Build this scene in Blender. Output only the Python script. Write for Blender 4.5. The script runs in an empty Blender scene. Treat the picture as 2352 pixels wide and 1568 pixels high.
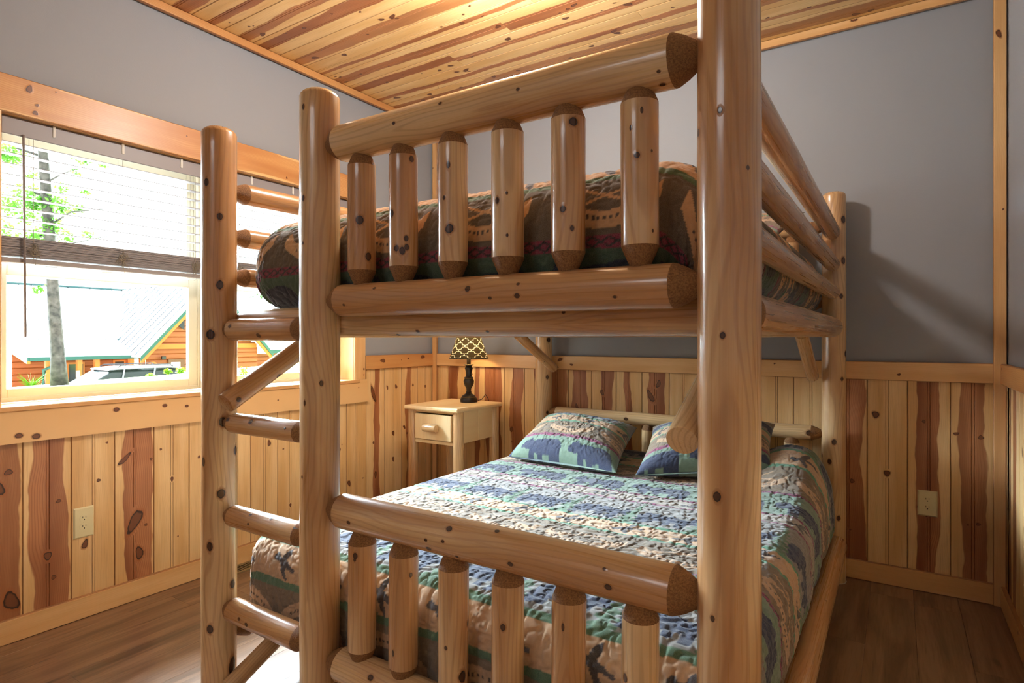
import bpy, math, random
import numpy as np
from mathutils import Vector, Matrix, Quaternion

rnd = random.Random(7)
C = bpy.context.scene.collection
PI = math.pi

# ------------------------------------------------------------------ camera
F_PX, TH, V0, H = 1361.8, 0.575271, 775.6, 1.27
cam = bpy.data.cameras.new('camera'); co = bpy.data.objects.new('camera', cam); C.objects.link(co)
co.location = (0, 0, H); co.rotation_euler = (PI/2, 0, TH)
cam.sensor_width = 36; cam.lens = 36*F_PX/2352; cam.shift_y = (V0-784)/2352; cam.clip_start = .02; cam.clip_end = 300
bpy.context.scene.camera = co
sc = bpy.context.scene
sc.view_settings.view_transform = 'Standard'; sc.view_settings.look = 'None'
sc.view_settings.gamma = 1; sc.view_settings.use_curve_mapping = False
sc.view_settings.exposure = 0.5
# ------------------------------------------------------------------ sky and sun
w = bpy.data.worlds.new('sky'); sc.world = w; w.use_nodes = True
bg = w.node_tree.nodes['Background']; bg.inputs[0].default_value = (.90, .96, 1, 1); bg.inputs[1].default_value = 2.6
def light(name, kind, loc, energy, color, rot=(0, 0, 0), **kw):
    l = bpy.data.lights.new(name, kind); l.energy = energy; l.color = color
    for k, v in kw.items(): setattr(l, k, v)
    o = bpy.data.objects.new(name, l); C.objects.link(o); o.location = loc; o.rotation_euler = rot
    return o
sun = light('sun', 'SUN', (-10, 3, 12), 125.0, (.76, .89, 1.0), angle=math.radians(78))
sun.rotation_euler = Vector((-1, .22, .60)).to_track_quat('Z', 'Y').to_euler()
# ceiling fixture of the room (its bowl is built further down) and an added fill light behind the camera
light('ceiling_fixture_light', 'POINT', (-1.45, 2.02, 2.74), 56, (1, .96, .91), shadow_soft_size=.10)
light('rear_fill_light', 'AREA', (-1.1, -1.7, 2.85), 19, (.97, .98, 1), shape='DISK', size=1.3)
light('table_lamp_bulb', 'POINT', (-2.61, 3.45, 1.21), 19, (1, .70, .38), shadow_soft_size=.035)

# ------------------------------------------------------------------ helpers
def cam_ray(u, v):
    a = (u-1176)/F_PX
    return Vector((a*math.cos(TH)-math.sin(TH), a*math.sin(TH)+math.cos(TH), (V0-v)/F_PX))
CAM = Vector((0, 0, H))

class MB:
    def __init__(s): s.v = []; s.f = []; s.m = []; s.kd = {}
    def add(s, vs, fs, mi=0, kd=None):
        o = len(s.v); s.v += [tuple(p) for p in vs]; s.f += [tuple(i+o for i in f) for f in fs]; s.m += [mi]*len(fs)
        if kd:
            for i, k in enumerate(kd): s.kd[o+i] = k
    def box(s, a, b, mi=0, bev=0):
        x0, y0, z0 = a; x1, y1, z1 = b
        if bev <= 0:
            s.add([(x0,y0,z0),(x1,y0,z0),(x1,y1,z0),(x0,y1,z0),(x0,y0,z1),(x1,y0,z1),(x1,y1,z1),(x0,y1,z1)],
                  [(0,3,2,1),(4,5,6,7),(0,1,5,4),(1,2,6,5),(2,3,7,6),(3,0,4,7)], mi)
        else:
            c = [(x0+x1)/2, (y0+y1)/2, (z0+z1)/2]; h = [(x1-x0)/2, (y1-y0)/2, (z1-z0)/2]; e = min(bev, min(h)*.9)
            vs = []; idx = {}
            for sx in (-1, 1):
                for sy in (-1, 1):
                    for sz in (-1, 1):
                        for ax in range(3):
                            p = [sx*(h[0]-e), sy*(h[1]-e), sz*(h[2]-e)]; sg = (sx, sy, sz)
                            p[ax] = sg[ax]*h[ax]; idx[(sx, sy, sz, ax)] = len(vs); vs.append([p[i]+c[i] for i in range(3)])
            fs = []
            for ax in range(3):
                for sg in (-1, 1):
                    o = [i for i in range(3) if i != ax]; q = []
                    for (p, r) in ((-1, -1), (1, -1), (1, 1), (-1, 1)):
                        t = [0, 0, 0]; t[ax] = sg; t[o[0]] = p; t[o[1]] = r; q.append(idx[(t[0], t[1], t[2], ax)])
                    fs.append(q)
            for ax in range(3):
                o = [i for i in range(3) if i != ax]
                for p in (-1, 1):
                    for r in (-1, 1):
                        q = []
                        for (sg, fa) in ((-1, o[0]), (1, o[0]), (1, o[1]), (-1, o[1])):
                            t = [0, 0, 0]; t[ax] = sg; t[o[0]] = p; t[o[1]] = r; q.append(idx[(t[0], t[1], t[2], fa)])
                        fs.append(q)
            for sx in (-1, 1):
                for sy in (-1, 1):
                    for sz in (-1, 1): fs.append([idx[(sx, sy, sz, 0)], idx[(sx, sy, sz, 1)], idx[(sx, sy, sz, 2)]])
            s.add(vs, fs, mi)
    def lathe(s, prof, n=24, mi=0, c=(0, 0, 0), cap=True, mis=None):
        o = len(s.v); k = len(prof)
        for (r, z) in prof:
            for i in range(n):
                a = 2*PI*i/n; s.v.append((c[0]+r*math.cos(a), c[1]+r*math.sin(a), c[2]+z))
        for j in range(k-1):
            for i in range(n):
                s.f.append((o+j*n+i, o+j*n+(i+1) % n, o+(j+1)*n+(i+1) % n, o+(j+1)*n+i)); s.m.append(mis[j] if mis else mi)
        if cap:
            s.f.append(tuple(o+i for i in reversed(range(n)))); s.m.append(mis[0] if mis else mi)
            s.f.append(tuple(o+(k-1)*n+i for i in range(n))); s.m.append(mis[-1] if mis else mi)
    def tube(s, pts, r, n=8, mi=0):
        pts = [Vector(p) for p in pts]; o = len(s.v); k = len(pts); up = Vector((.13, .27, .95)).normalized()
        for j, p in enumerate(pts):
            t = (pts[min(j+1, k-1)]-pts[max(j-1, 0)]).normalized()
            a = t.cross(up)
            if a.length < .05: a = t.cross(Vector((1, 0, 0)))
            a.normalize(); b = t.cross(a); rr = r[j] if isinstance(r, (list, tuple)) else r
            for i in range(n):
                q = p+(a*math.cos(2*PI*i/n)+b*math.sin(2*PI*i/n))*rr; s.v.append(tuple(q))
        for j in range(k-1):
            for i in range(n):
                s.f.append((o+j*n+i, o+j*n+(i+1) % n, o+(j+1)*n+(i+1) % n, o+(j+1)*n+i)); s.m.append(mi)
        s.f.append(tuple(o+i for i in reversed(range(n)))); s.m.append(mi)
        s.f.append(tuple(o+(k-1)*n+i for i in range(n))); s.m.append(mi)
    def mesh(s, name, mats, smooth=False, angle=None):
        me = bpy.data.meshes.new(name); me.from_pydata(s.v, [], s.f)
        for m in (mats if isinstance(mats, (list, tuple)) else [mats]): me.materials.append(m)
        me.polygons.foreach_set('material_index', s.m)
        if s.kd:
            at = me.attributes.new('kd', 'FLOAT', 'POINT'); arr = np.zeros(len(s.v), dtype=np.float32)
            for i, k in s.kd.items(): arr[i] = k
            at.data.foreach_set('value', arr)
        import bmesh
        bm = bmesh.new(); bm.from_mesh(me)
        if not s.kd: bmesh.ops.recalc_face_normals(bm, faces=bm.faces)
        bm.to_mesh(me); bm.free()
        if smooth or angle:
            me.polygons.foreach_set('use_smooth', [True]*len(me.polygons))
            if angle: me.set_sharp_from_angle(angle=math.radians(angle))
        me.update(); return me
def link(name, me, parent=None, loc=(0, 0, 0), rot=None, color=None, mat=None):
    o = bpy.data.objects.new(name, me); C.objects.link(o)
    if parent: o.parent = parent
    if mat is not None: o.matrix_local = mat
    else:
        o.location = loc
        if rot: o.rotation_euler = rot
    if color: o.color = color
    return o
def obj(name, mb, mats, parent=None, smooth=False, angle=None, **kw):
    return link(name, mb.mesh(name, mats, smooth, angle), parent, **kw)
def tag(o, label=None, cat=None, group=None, kind=None):
    if label: o['label'] = label
    if cat: o['category'] = cat
    if group: o['group'] = group
    if kind: o['kind'] = kind
    return o
def thing(name, label, cat, loc=(0, 0, 0), rotz=0, group=None):
    o = bpy.data.objects.new(name, None); C.objects.link(o); o.location = loc; o.rotation_euler = (0, 0, rotz)
    o.empty_display_size = .1
    return tag(o, label, cat, group)
def bx(name, a, b, mats, parent=None, bev=0, **kw):
    m = MB(); c = [(a[i]+b[i])/2 for i in range(3)]; h = [abs(b[i]-a[i])/2 for i in range(3)]
    m.box([-q for q in h], h, 0, bev)
    return obj(name, m, mats, parent, loc=c, **kw)
def struct(o): o['kind'] = 'structure'; return o

# ------------------------------------------------------------------ materials
class NT:
    def __init__(s, name):
        s.mat = bpy.data.materials.new(name); s.mat.use_nodes = True; s.t = s.mat.node_tree; s.t.nodes.clear()
        s.out = s.t.nodes.new('ShaderNodeOutputMaterial')
    def n(s, ty, **kw):
        x = s.t.nodes.new(ty)
        for k, v in kw.items(): setattr(x, k, v)
        return x
    def set(s, inp, v):
        if hasattr(v, 'is_output') or isinstance(v, bpy.types.NodeSocket): s.t.links.new(v, inp)
        else: inp.default_value = v
    def math(s, op, a, b=None, c=None, clamp=False):
        x = s.n('ShaderNodeMath', operation=op, use_clamp=clamp); s.set(x.inputs[0], a)
        if b is not None: s.set(x.inputs[1], b)
        if c is not None: s.set(x.inputs[2], c)
        return x.outputs[0]
    def vm(s, op, a, b=None):
        x = s.n('ShaderNodeVectorMath', operation=op); s.set(x.inputs[0], a)
        if b is not None: s.set(x.inputs[1], b)
        return x.outputs['Value'] if op in ('LENGTH', 'DOT_PRODUCT', 'DISTANCE') else x.outputs[0]
    def xyz(s, v):
        x = s.n('ShaderNodeSeparateXYZ'); s.set(x.inputs[0], v); return x.outputs
    def comb(s, x, y, z):
        c = s.n('ShaderNodeCombineXYZ'); s.set(c.inputs[0], x); s.set(c.inputs[1], y); s.set(c.inputs[2], z); return c.outputs[0]
    def noise(s, vec, scale=1, detail=2, rough=.5, dist=0):
        x = s.n('ShaderNodeTexNoise'); s.set(x.inputs['Vector'], vec); x.inputs['Scale'].default_value = scale
        x.inputs['Detail'].default_value = detail; x.inputs['Roughness'].default_value = rough; x.inputs['Distortion'].default_value = dist
        return x.outputs['Fac']
    def mix(s, f, a, b, mode='MIX'):
        x = s.n('ShaderNodeMix', data_type='RGBA', blend_type=mode); x.clamp_factor = True
        s.set(x.inputs[0], f); s.set(x.inputs[6], a); s.set(x.inputs[7], b); return x.outputs[2]
    def ss(s, x, e0, e1, t0=0., t1=1.):
        m = s.n('ShaderNodeMapRange', interpolation_type='SMOOTHSTEP'); s.set(m.inputs[0], x); s.set(m.inputs[1], e0); s.set(m.inputs[2], e1)
        m.inputs[3].default_value = t0; m.inputs[4].default_value = t1; return m.outputs[0]
    def bump(s, h, dist=.002, strength=1):
        b = s.n('ShaderNodeBump'); s.set(b.inputs['Height'], h); b.inputs['Distance'].default_value = dist; b.inputs['Strength'].default_value = strength
        return b.outputs[0]
    def bsdf(s, color, rough=.5, metal=0, spec=.5, normal=None, coat=0, sheen=0, emit=None, estr=0, coatrough=.1):
        p = s.n('ShaderNodeBsdfPrincipled'); s.set(p.inputs['Base Color'], color); s.set(p.inputs['Roughness'], rough)
        p.inputs['Metallic'].default_value = metal; p.inputs['Specular IOR Level'].default_value = spec
        p.inputs['Coat Weight'].default_value = coat; p.inputs['Coat Roughness'].default_value = coatrough; p.inputs['Sheen Weight'].default_value = sheen
        if normal is not None: s.set(p.inputs['Normal'], normal)
        if emit: p.inputs['Emission Color'].default_value = emit; p.inputs['Emission Strength'].default_value = estr
        s.t.links.new(p.outputs[0], s.out.inputs[0]); return p
def rgb(r, g, b):
    f = lambda c: (c/255/12.92) if c/255 <= .04045 else ((c/255+.055)/1.055)**2.4
    return (f(r), f(g), f(b), 1)
def plain(name, col, rough=.5, metal=0, spec=.5, noise=.04, scale=8, bump=0, coat=0):
    t = NT(name); tc = t.n('ShaderNodeTexCoord').outputs['Object']
    n = t.noise(tc, scale, 4); f = t.math('MULTIPLY', t.math('SUBTRACT', n, .5), noise*4)
    c = t.mix(t.math('ADD', f, .5, clamp=True), tuple(x*(1-noise*2) for x in col[:3])+(1,), tuple(min(1, x*(1+noise*2)) for x in col[:3])+(1,))
    nn = t.bump(t.noise(tc, scale*20, 3), bump) if bump else None
    t.bsdf(c, rough, metal, spec, nn, coat); return t.mat

def knot_mix(t, col, kd, tc, core=rgb(126, 72, 42), rim=rgb(48, 26, 15), halo=rgb(150, 88, 46)):
    n = t.noise(t.vm('MULTIPLY', tc, (60, 60, 60)), 1, 2)
    k = t.math('ADD', kd, t.math('MULTIPLY', t.math('SUBTRACT', n, .5), .22))
    col = t.mix(t.ss(k, .12, .55, 0, .75), col, halo)
    col = t.mix(t.ss(k, .50, .60), col, rim)
    col = t.mix(t.ss(k, .62, .80, 0, .8), col, core)
    return col
def wood_log(name, light_c, dark_c, cone=False):
    t = NT(name); tc = t.n('ShaderNodeTexCoord').outputs['Object']
    oi = t.n('ShaderNodeObjectInfo'); rv = t.math('MULTIPLY', oi.outputs['Random'], 37.)
    off = t.comb(rv, rv, rv); kd = t.n('ShaderNodeAttribute', attribute_name='kd').outputs['Fac']
    x, y, z = t.xyz(tc)
    pn = t.vm('ADD', t.vm('MULTIPLY', tc, (5, 5, 1.1)), off)
    n1 = t.noise(pn, 1.3, 3)
    low = t.noise(t.vm('ADD', t.vm('MULTIPLY', tc, (7, 7, 2.2)), off), 1, 1)
    r = t.vm('LENGTH', t.comb(t.math('ADD', x, .045), t.math('ADD', y, .02), 0))
    ring = t.math('SINE', t.math('MULTIPLY', t.math('ADD', t.math('MULTIPLY', r, 80), t.math('ADD', t.math('MULTIPLY', low, 7.0), t.math('MULTIPLY', kd, -1.3))), 2*PI))
    fine = t.noise(t.vm('ADD', t.vm('MULTIPLY', tc, (170, 170, 1.6)), off), 1, 3)
    tone = t.xyz(oi.outputs['Color'])[0]
    col = t.mix(t.ss(t.math('ADD', n1, t.math('MULTIPLY', t.math('SUBTRACT', tone, .5), .5)), .36, .66), light_c, dark_c)
    col = t.mix(t.ss(ring, .15, 1., 0, .24), col, rgb(128, 74, 34))
    col = t.mix(t.ss(fine, .4, .95, 0, .16), col, rgb(150, 94, 52))
    stain = t.noise(t.vm('ADD', t.vm('MULTIPLY', tc, (14, 14, 1.6)), off), 1.7, 3)
    col = t.mix(t.ss(stain, .66, .80, 0, .3), col, rgb(110, 78, 44))
    h = t.math('ADD', t.math('MULTIPLY', fine, .35), t.math('MULTIPLY', low, .6))
    if cone:
        n = t.noise(tc, 260, 4, .8); col = t.mix(t.ss(n, .3, .7), rgb(112, 70, 34), rgb(172, 122, 70)); h = t.math('MULTIPLY', n, 2.5)
        rough = .6
    else:
        col = knot_mix(t, col, kd, tc, core=rgb(84, 52, 32), rim=rgb(40, 26, 18), halo=rgb(150, 94, 50)); rough = t.ss(fine, 0, 1, .22, .36)
    t.bsdf(col, rough, 0, .5, t.bump(h, .0016 if not cone else .004, .6), coat=.0 if cone else .5, coatrough=.12)
    return t.mat
def wood_plank(name, sap, sap2, heart, heart2, rough=.42, hw=.088, fz=2.3, amp=1.1, groove=True):
    t = NT(name); tc = t.n('ShaderNodeTexCoord').outputs['Object']
    oi = t.n('ShaderNodeObjectInfo'); rv = t.math('MULTIPLY', oi.outputs['Random'], 53.)
    off = t.comb(rv, rv, rv); kd = t.n('ShaderNodeAttribute', attribute_name='kd').outputs['Fac']
    x, y, z = t.xyz(tc); cr, cg, cb = t.xyz(oi.outputs['Color'])
    p = t.comb(x, 0, z)
    n1 = t.noise(t.vm('ADD', t.vm('MULTIPLY', p, (4, 1, fz)), off), 1, 2)
    n2 = t.noise(t.vm('ADD', t.vm('MULTIPLY', p, (9, 1, 9)), off), 1, 2)
    xx = t.math('DIVIDE', x, hw)
    d = t.math('ABSOLUTE', t.math('ADD', t.math('SUBTRACT', xx, t.math('MULTIPLY', t.math('SUBTRACT', cr, .5), 2)),
        t.math('ADD', t.math('MULTIPLY', t.math('SUBTRACT', n1, .5), amp), t.math('MULTIPLY', t.math('SUBTRACT', n2, .5), .22))))
    wd = t.math('SUBTRACT', cg, t.math('MULTIPLY', t.math('LESS_THAN', cg, .02), 3))
    hm = t.ss(t.math('SUBTRACT', d, wd), .035, -.035)
    ringc = t.math('ADD', t.math('MULTIPLY', x, 120), t.math('ADD', t.math('MULTIPLY', n1, 13), t.math('MULTIPLY', kd, -1.5)))
    ring = t.math('SINE', t.math('MULTIPLY', ringc, 2*PI))
    fine = t.noise(t.vm('ADD', t.vm('MULTIPLY', p, (260, 1, 7)), off), 1, 3)
    bn = t.noise(t.vm('ADD', t.vm('MULTIPLY', p, (12, 1, 1.5)), off), 1, 2)
    cs = t.mix(t.ss(bn, .3, .7), sap, sap2); cs = t.mix(t.ss(ring, .2, 1, 0, .20), cs, sap2)
    ch = t.mix(t.ss(bn, .3, .7), heart, heart2); ch = t.mix(t.ss(ring, 0, 1, 0, .55), ch, heart2)
    col = t.mix(hm, cs, ch)
    col = t.mix(t.ss(fine, .45, .85, 0, .28), col, heart2)
    col = t.mix(t.math('MULTIPLY', t.math('SUBTRACT', cb, .5), 1.2, clamp=True), col, sap2)
    col = knot_mix(t, col, kd, tc, halo=rgb(160, 92, 48))
    gr = t.ss(y, -.0014, -.0004, .6, 0)   # browner deeper in the bead grooves
    if groove: col = t.mix(gr, col, rgb(126, 66, 26))
    t.bsdf(col, rough, 0, .5, t.bump(fine, .0006, .5), coat=.12, coatrough=.25); return t.mat

M = {}
M['log'] = wood_log('varnished_log', rgb(218, 182, 134), rgb(186, 136, 88))
M['cone'] = wood_log('carved_tenon', rgb(170, 120, 70), rgb(130, 85, 45), True)
M['plank'] = wood_plank('knotty_pine', rgb(236, 200, 146), rgb(218, 172, 112), rgb(184, 122, 80), rgb(140, 80, 46))
M['ceil'] = wood_plank('ceiling_pine', rgb(238, 202, 142), rgb(222, 176, 110), rgb(186, 122, 74), rgb(146, 86, 46), .34, fz=1.2, amp=1.0)
M['trim'] = wood_plank('trim_pine', rgb(234, 190, 134), rgb(220, 168, 108), rgb(214, 160, 100), rgb(190, 126, 70), .4)
M['stand'] = wood_plank('nightstand_pine', rgb(246, 222, 176), rgb(240, 208, 156), rgb(232, 196, 140), rgb(206, 156, 100), .35, .2, groove=False)
M['joinery'] = wood_plank('joinery_pine', rgb(234, 190, 134), rgb(220, 168, 108), rgb(226, 178, 120), rgb(206, 150, 96), .4, groove=False)
M['paint'] = plain('grey_wall_paint', rgb(151, 152, 156), .75, noise=.015, bump=.0004)
M['white'] = plain('ivory_vinyl', rgb(206, 203, 184), .4, noise=.01)
M['blind'] = plain('taupe_blind', rgb(146, 140, 142), .45, noise=.02)
M['black'] = plain('dark_bronze', rgb(34, 26, 22), .3, noise=.1, scale=20)
M['cord'] = plain('black_cord', rgb(20, 18, 16), .5)
M['string'] = plain('string', rgb(150, 140, 125), .8)
M['outlet'] = plain('ivory_plastic', rgb(222, 210, 166), .35, noise=.01)
M['slot'] = plain('dark_slot', rgb(40, 30, 20), .8)
M['vent'] = plain('vent_metal', rgb(160, 140, 100), .45, metal=.4)
M['vdark'] = plain('vent_dark', rgb(22, 20, 18), .9)
M['sheet'] = plain('white_sheet', rgb(225, 222, 215), .9, bump=.001)
M['ply'] = plain('pale_board', rgb(214, 188, 140), .7)
def glass():
    t = NT('window_glass'); tr = t.n('ShaderNodeBsdfTransparent'); gl = t.n('ShaderNodeBsdfGlossy'); gl.inputs['Roughness'].default_value = .01
    tr.inputs[0].default_value = (.97, .99, .98, 1)
    fr = t.n('ShaderNodeFresnel'); fr.inputs[0].default_value = 1.2; mx = t.n('ShaderNodeMixShader')
    t.t.links.new(fr.outputs[0], mx.inputs[0]); t.t.links.new(tr.outputs[0], mx.inputs[1]); t.t.links.new(gl.outputs[0], mx.inputs[2])
    t.t.links.new(mx.outputs[0], t.out.inputs[0]); return t.mat
M['glass'] = glass()
def floor_mat():
    t = NT('vinyl_floor'); tc = t.n('ShaderNodeTexCoord').outputs['Object']; oi = t.n('ShaderNodeObjectInfo')
    rv = t.math('MULTIPLY', oi.outputs['Random'], 41.); off = t.comb(rv, rv, rv)
    a = t.noise(t.vm('ADD', t.vm('MULTIPLY', tc, (16, 1, 1.6)), off), 1, 4, .6, .6)
    b = t.noise(t.vm('ADD', t.vm('MULTIPLY', tc, (120, 1, 5)), off), 1, 3)
    c = t.mix(t.ss(a, .3, .7), rgb(90, 68, 52), rgb(150, 118, 92)); c = t.mix(t.ss(b, .5, .8, 0, .5), c, rgb(70, 48, 34))
    c = t.mix(t.ss(t.noise(t.vm('ADD', t.vm('MULTIPLY', tc, (9, 1, 4)), off), 1, 2), .68, .76, 0, .7), c, rgb(52, 36, 26))
    c = t.mix(t.math('MULTIPLY', oi.outputs['Random'], .35), c, rgb(150, 112, 82))
    t.bsdf(c, t.ss(b, 0, 1, .26, .38), 0, .6, t.bump(b, .0004, .5), coat=.3, coatrough=.25); return t.mat
M['floor'] = floor_mat()
def vcol_mat(name, rough=.95, sheen=.25, bump=.0006):
    t = NT(name); tc = t.n('ShaderNodeTexCoord').outputs['Object']; a = t.n('ShaderNodeAttribute', attribute_name='col').outputs['Color']
    n = t.noise(tc, 900, 2); wv = t.noise(tc, 60, 3)
    c = t.mix(t.ss(n, .35, .7, 0, .16), a, rgb(200, 190, 175)); c = t.mix(t.ss(wv, .4, .7, 0, .12), c, (0.02, .02, .02, 1))
    t.bsdf(c, rough, 0, .15, t.bump(n, bump, .5), sheen=sheen); return t.mat
M['quilt'] = vcol_mat('quilted_cotton')
M['slotg'] = M['slot']

# ------------------------------------------------------------------ planks
def plank_mesh(L, W, seed, nk, knots=None, T=.012, bead=True):
    m = MB(); h = W/2
    q_ = .25 if T == .008 else 1.; pr = [(-h, -T), (-h, -.004*q_), (-h+.003*q_, -.0004*q_), (-h+.005, 0)]
    if bead: pr += [(-.0075, 0), (-.0055, -.0026), (-.0038, -.0004), (.0038, -.0004), (.0055, -.0026), (.0075, 0)]
    pr += [(h-.005, 0), (h-.003*q_, -.0004*q_), (h, -.004*q_), (h, -T)]
    n = len(pr); m.add([(x, y, 0) for x, y in pr]+[(x, y, L) for x, y in pr], [(i, i+n, (i+1) % n+n, (i+1) % n) for i in range(n)])
    m.f.append(tuple(range(n))); m.m.append(0); m.f.append(tuple(n+i for i in reversed(range(n)))); m.m.append(0)
    rr = random.Random(seed); ks = list(knots or [])
    if knots is None:
        for i in range(nk):
            rx = rr.choice([.004, .006, .007, .011, .014]); ks.append((rr.uniform(-h*.8, h*.8), rr.uniform(.03, L-.03), rx, rx*rr.uniform(1.2, 2.2), rr.uniform(-.5, .5)))
    for (kx, kz, rx, rz, tilt) in ks:
        vs = [(kx, .0006, kz)]; kd = [1.]; fs = []; N = 14; s = 1.4
        for j, (q, k) in enumerate(((.35, .85), (.62, .52), (1., 0.))):
            for i in range(N):
                a = 2*PI*i/N; wob = 1+.12*math.sin(3*a+kx*90)
                px = math.cos(a)*rx*s*q*wob; pz = math.sin(a)*rz*s*q*wob
                X = kx+px*math.cos(tilt)+pz*math.sin(tilt); Z = kz-px*math.sin(tilt)+pz*math.cos(tilt)
                vs.append((max(-h+.006, min(h-.006, X)), .0006-.0003*(j == 2), max(.001, min(L-.001, Z)))); kd.append(k)
        for i in range(N):
            fs.append((0, 1+(i+1) % N, 1+i))
            for j in range(2): fs.append((1+j*N+i, 1+j*N+(i+1) % N, 1+(j+1)*N+(i+1) % N, 1+(j+1)*N+i))
        m.add(vs, fs, 0, kd)
    if not m.kd: m.kd[0] = 0
    me = m.mesh('plank', [])
    return me
_pv = {}
def plank_variant(L, W, k, nk, mat, T=.012, bead=True, knots=None):
    key = (round(L, 3), round(W, 3), k, nk, mat, T, bead, str(knots))
    if key not in _pv:
        me = plank_mesh(L, W, hash((k, nk)) % 9999 + k*13, nk, knots, T, bead); me.materials.append(M[mat]); _pv[key] = me
    return _pv[key]
R_LEFT = Matrix(((0, 1, 0), (-1, 0, 0), (0, 0, 1))).to_4x4()      # front faces +X
R_BACK = Matrix(((-1, 0, 0), (0, -1, 0), (0, 0, 1))).to_4x4()     # front faces -Y
R_RIGHT = Matrix(((0, -1, 0), (1, 0, 0), (0, 0, 1))).to_4x4()     # front faces -X
R_CEIL = Matrix(((0, 0, 1), (-1, 0, 0), (0, -1, 0))).to_4x4()     # length +X, front faces -Z
R_FLOOR = Matrix(((-1, 0, 0), (0, 0, 1), (0, 1, 0))).to_4x4()     # length +Y, front faces +Z
def put(name, me, R, loc, parent, color=(.5, 0, .5, 1)):
    return link(name, me, parent, mat=Matrix.Translation(Vector(loc)) @ R, color=color)
def board(name, L, W, T, R, loc, parent=None, seed=0, nk=2, color=(.5, 0, .5, 1), mat='trim', knots=None):
    """flat trim board with soft edges, its front in local +Y at 0, length local Z"""
    return put(name, plank_variant(L, W, seed, nk, mat, T, False, knots), R, loc, parent, color)

XL, YB, XR, YF0, ZC = -3.104, 3.626, .43, -2.6, 2.955
# ------------------------------------------------------------------ room shell
WIN = (.905, 2.80, .985, 2.205)   # window opening y0 y1 z0 z1
wl = MB(); x0, x1 = XL-.19, XL-.012
wl.box((x0, YF0-.1, -.1), (x1, WIN[0]-.017, ZC+.1)); wl.box((x0, WIN[1]+.017, -.1), (x1, YB+.15, ZC+.1))
wl.box((x0, WIN[0]-.017, -.1), (x1, WIN[1]+.017, WIN[2]-.03)); wl.box((x0, WIN[0]-.017, WIN[3]+.017), (x1, WIN[1]+.017, ZC+.1))
wall_left = struct(obj('wall_left', wl, M['paint']))
wb = MB(); wb.box((XL-.19, YB+.012, -.1), (XR+.15, YB+.15, ZC+.1)); wall_back = struct(obj('wall_back', wb, M['paint']))
wr = MB(); wr.box((XR+.012, YF0-.1, -.1), (XR+.15, YB+.012, ZC+.1)); wall_right = struct(obj('wall_right', wr, M['paint']))
wf = MB(); wf.box((XL-.012, YF0-.1, -.1), (XR+.012, YF0, ZC+.1)); struct(obj('wall_front', wf, M['paint']))
cb = MB(); cb.box((XL-.012, YF0, ZC+.012), (XR+.012, YB+.012, ZC+.1)); ceiling = struct(obj('ceiling', cb, M['paint']))
fb = MB(); fb.box((XL-.012, YF0, -.1), (XR+.012, YB+.012, -.008)); floor = struct(obj('floor', fb, M['slot']))

# bead-board wainscot: (heart centre -1..1, heart half width 0..1) per board where the photo shows it
P = .1762
HL = {-1: (-.15, .92), 0: (.12, .72), 2: (.32, .72), 11: (.15, .30), 13: (-.2, .28), 14: (.1, 0), 5: (0, 0)}
KL = {0: [(-.0, .27, .018, .022, 0), (-.022, .17, .011, .012, 0), (-.04, .50, .012, .009, .3)],
      -1: [(-.05, .12, .03, .05, .4), (0, .6, .03, .04, .8), (-.04, .66, .018, .014, .2)],
      1: [(-.055, .78-.05, .006, .005, 0), (-.02, .56, .009, .008, 0), (.035, .28, .013, .026, -.3)],
      2: [(.045, .64, .012, .045, -.8), (0, .33, .03, .07, -.5), (-.05, .30, .008, .008, 0), (-.02, .17, .02, .04, .1), (-.075, .62, .007, .008, 0)],
      3: [(.055, .66, .006, .006, 0), (0, .50, .008, .014, 0), (-.01, .80, .003, .003, 0), (-.03, .2, .004, .004, 0)],
      6: [(.05, .70, .007, .011, 0), (-.03, .6, .012, .02, .1)], 7: [(.0, .2, .008, .012, 0), (.05, .55, .006, .006, 0)],
      11: [(.02, .82, .018, .075, .35), (.02, .48, .008, .012, 0), (.0, .25, .012, .03, 0)],
      12: [(.06, .86, .008, .018, .3), (-.03, .86, .012, .018, .3), (.0, .52, .014, .02, .3), (0, .33, .012, .02, .2)],
      13: [(-.035, .86, .009, .012, 0), (.06, .55, .01, .018, .7), (.03, .5, .008, .009, 0)], 14: [(.0, .84, .008, .014, 0)]}
k = -20
while .979+P*k < YB:
    ya = .979+P*k; yc = ya+P/2
    if ya+P > YF0:
        long = (yc > 2.90 or yc < .80); L = 1.04 if long else .86
        nk = rnd.choice([1, 2, 2, 3])
        hc = HL.get(k, (rnd.uniform(-.5, .5), rnd.choice([0, 0, .35])) if k not in range(0, 15) else (0, 0))
        wdt = P-.0006
        me = plank_variant(L, wdt, k, nk, 'plank', knots=KL.get(k)) if k in KL else plank_variant(L, wdt, k % 7, nk, 'plank')
        lo_, hi_ = max(ya, YF0), min(ya+P, YB)
        if hi_-lo_ < P-.002: me = plank_variant(L, round(hi_-lo_-.0006, 4), 3, 1, 'plank'); yc = (lo_+hi_)/2
        put('plank', me, R_LEFT, (XL, yc, .05), wall_left, (.5-hc[0]/2 if 0 else .5+(-hc[0])/2, hc[1], .5+rnd.uniform(-.1, .1), 1))
    k += 1
HB = {0: (0, 0), 1: (-.1, .55), 2: (.05, .55), -1: (.0, .9), -2: (.3, 0), -3: (0, 0), -4: (0, 0), -5: (0, 0), -6: (0, 0),
      -7: (.1, .6), -8: (-.05, .25), -9: (.3, .45), -10: (.0, .6), -11: (.1, .75), -12: (.55, .5), -13: (.3, .55), -14: (-.1, .8), -15: (.2, .25), -16: (-.45, .45)}
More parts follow.
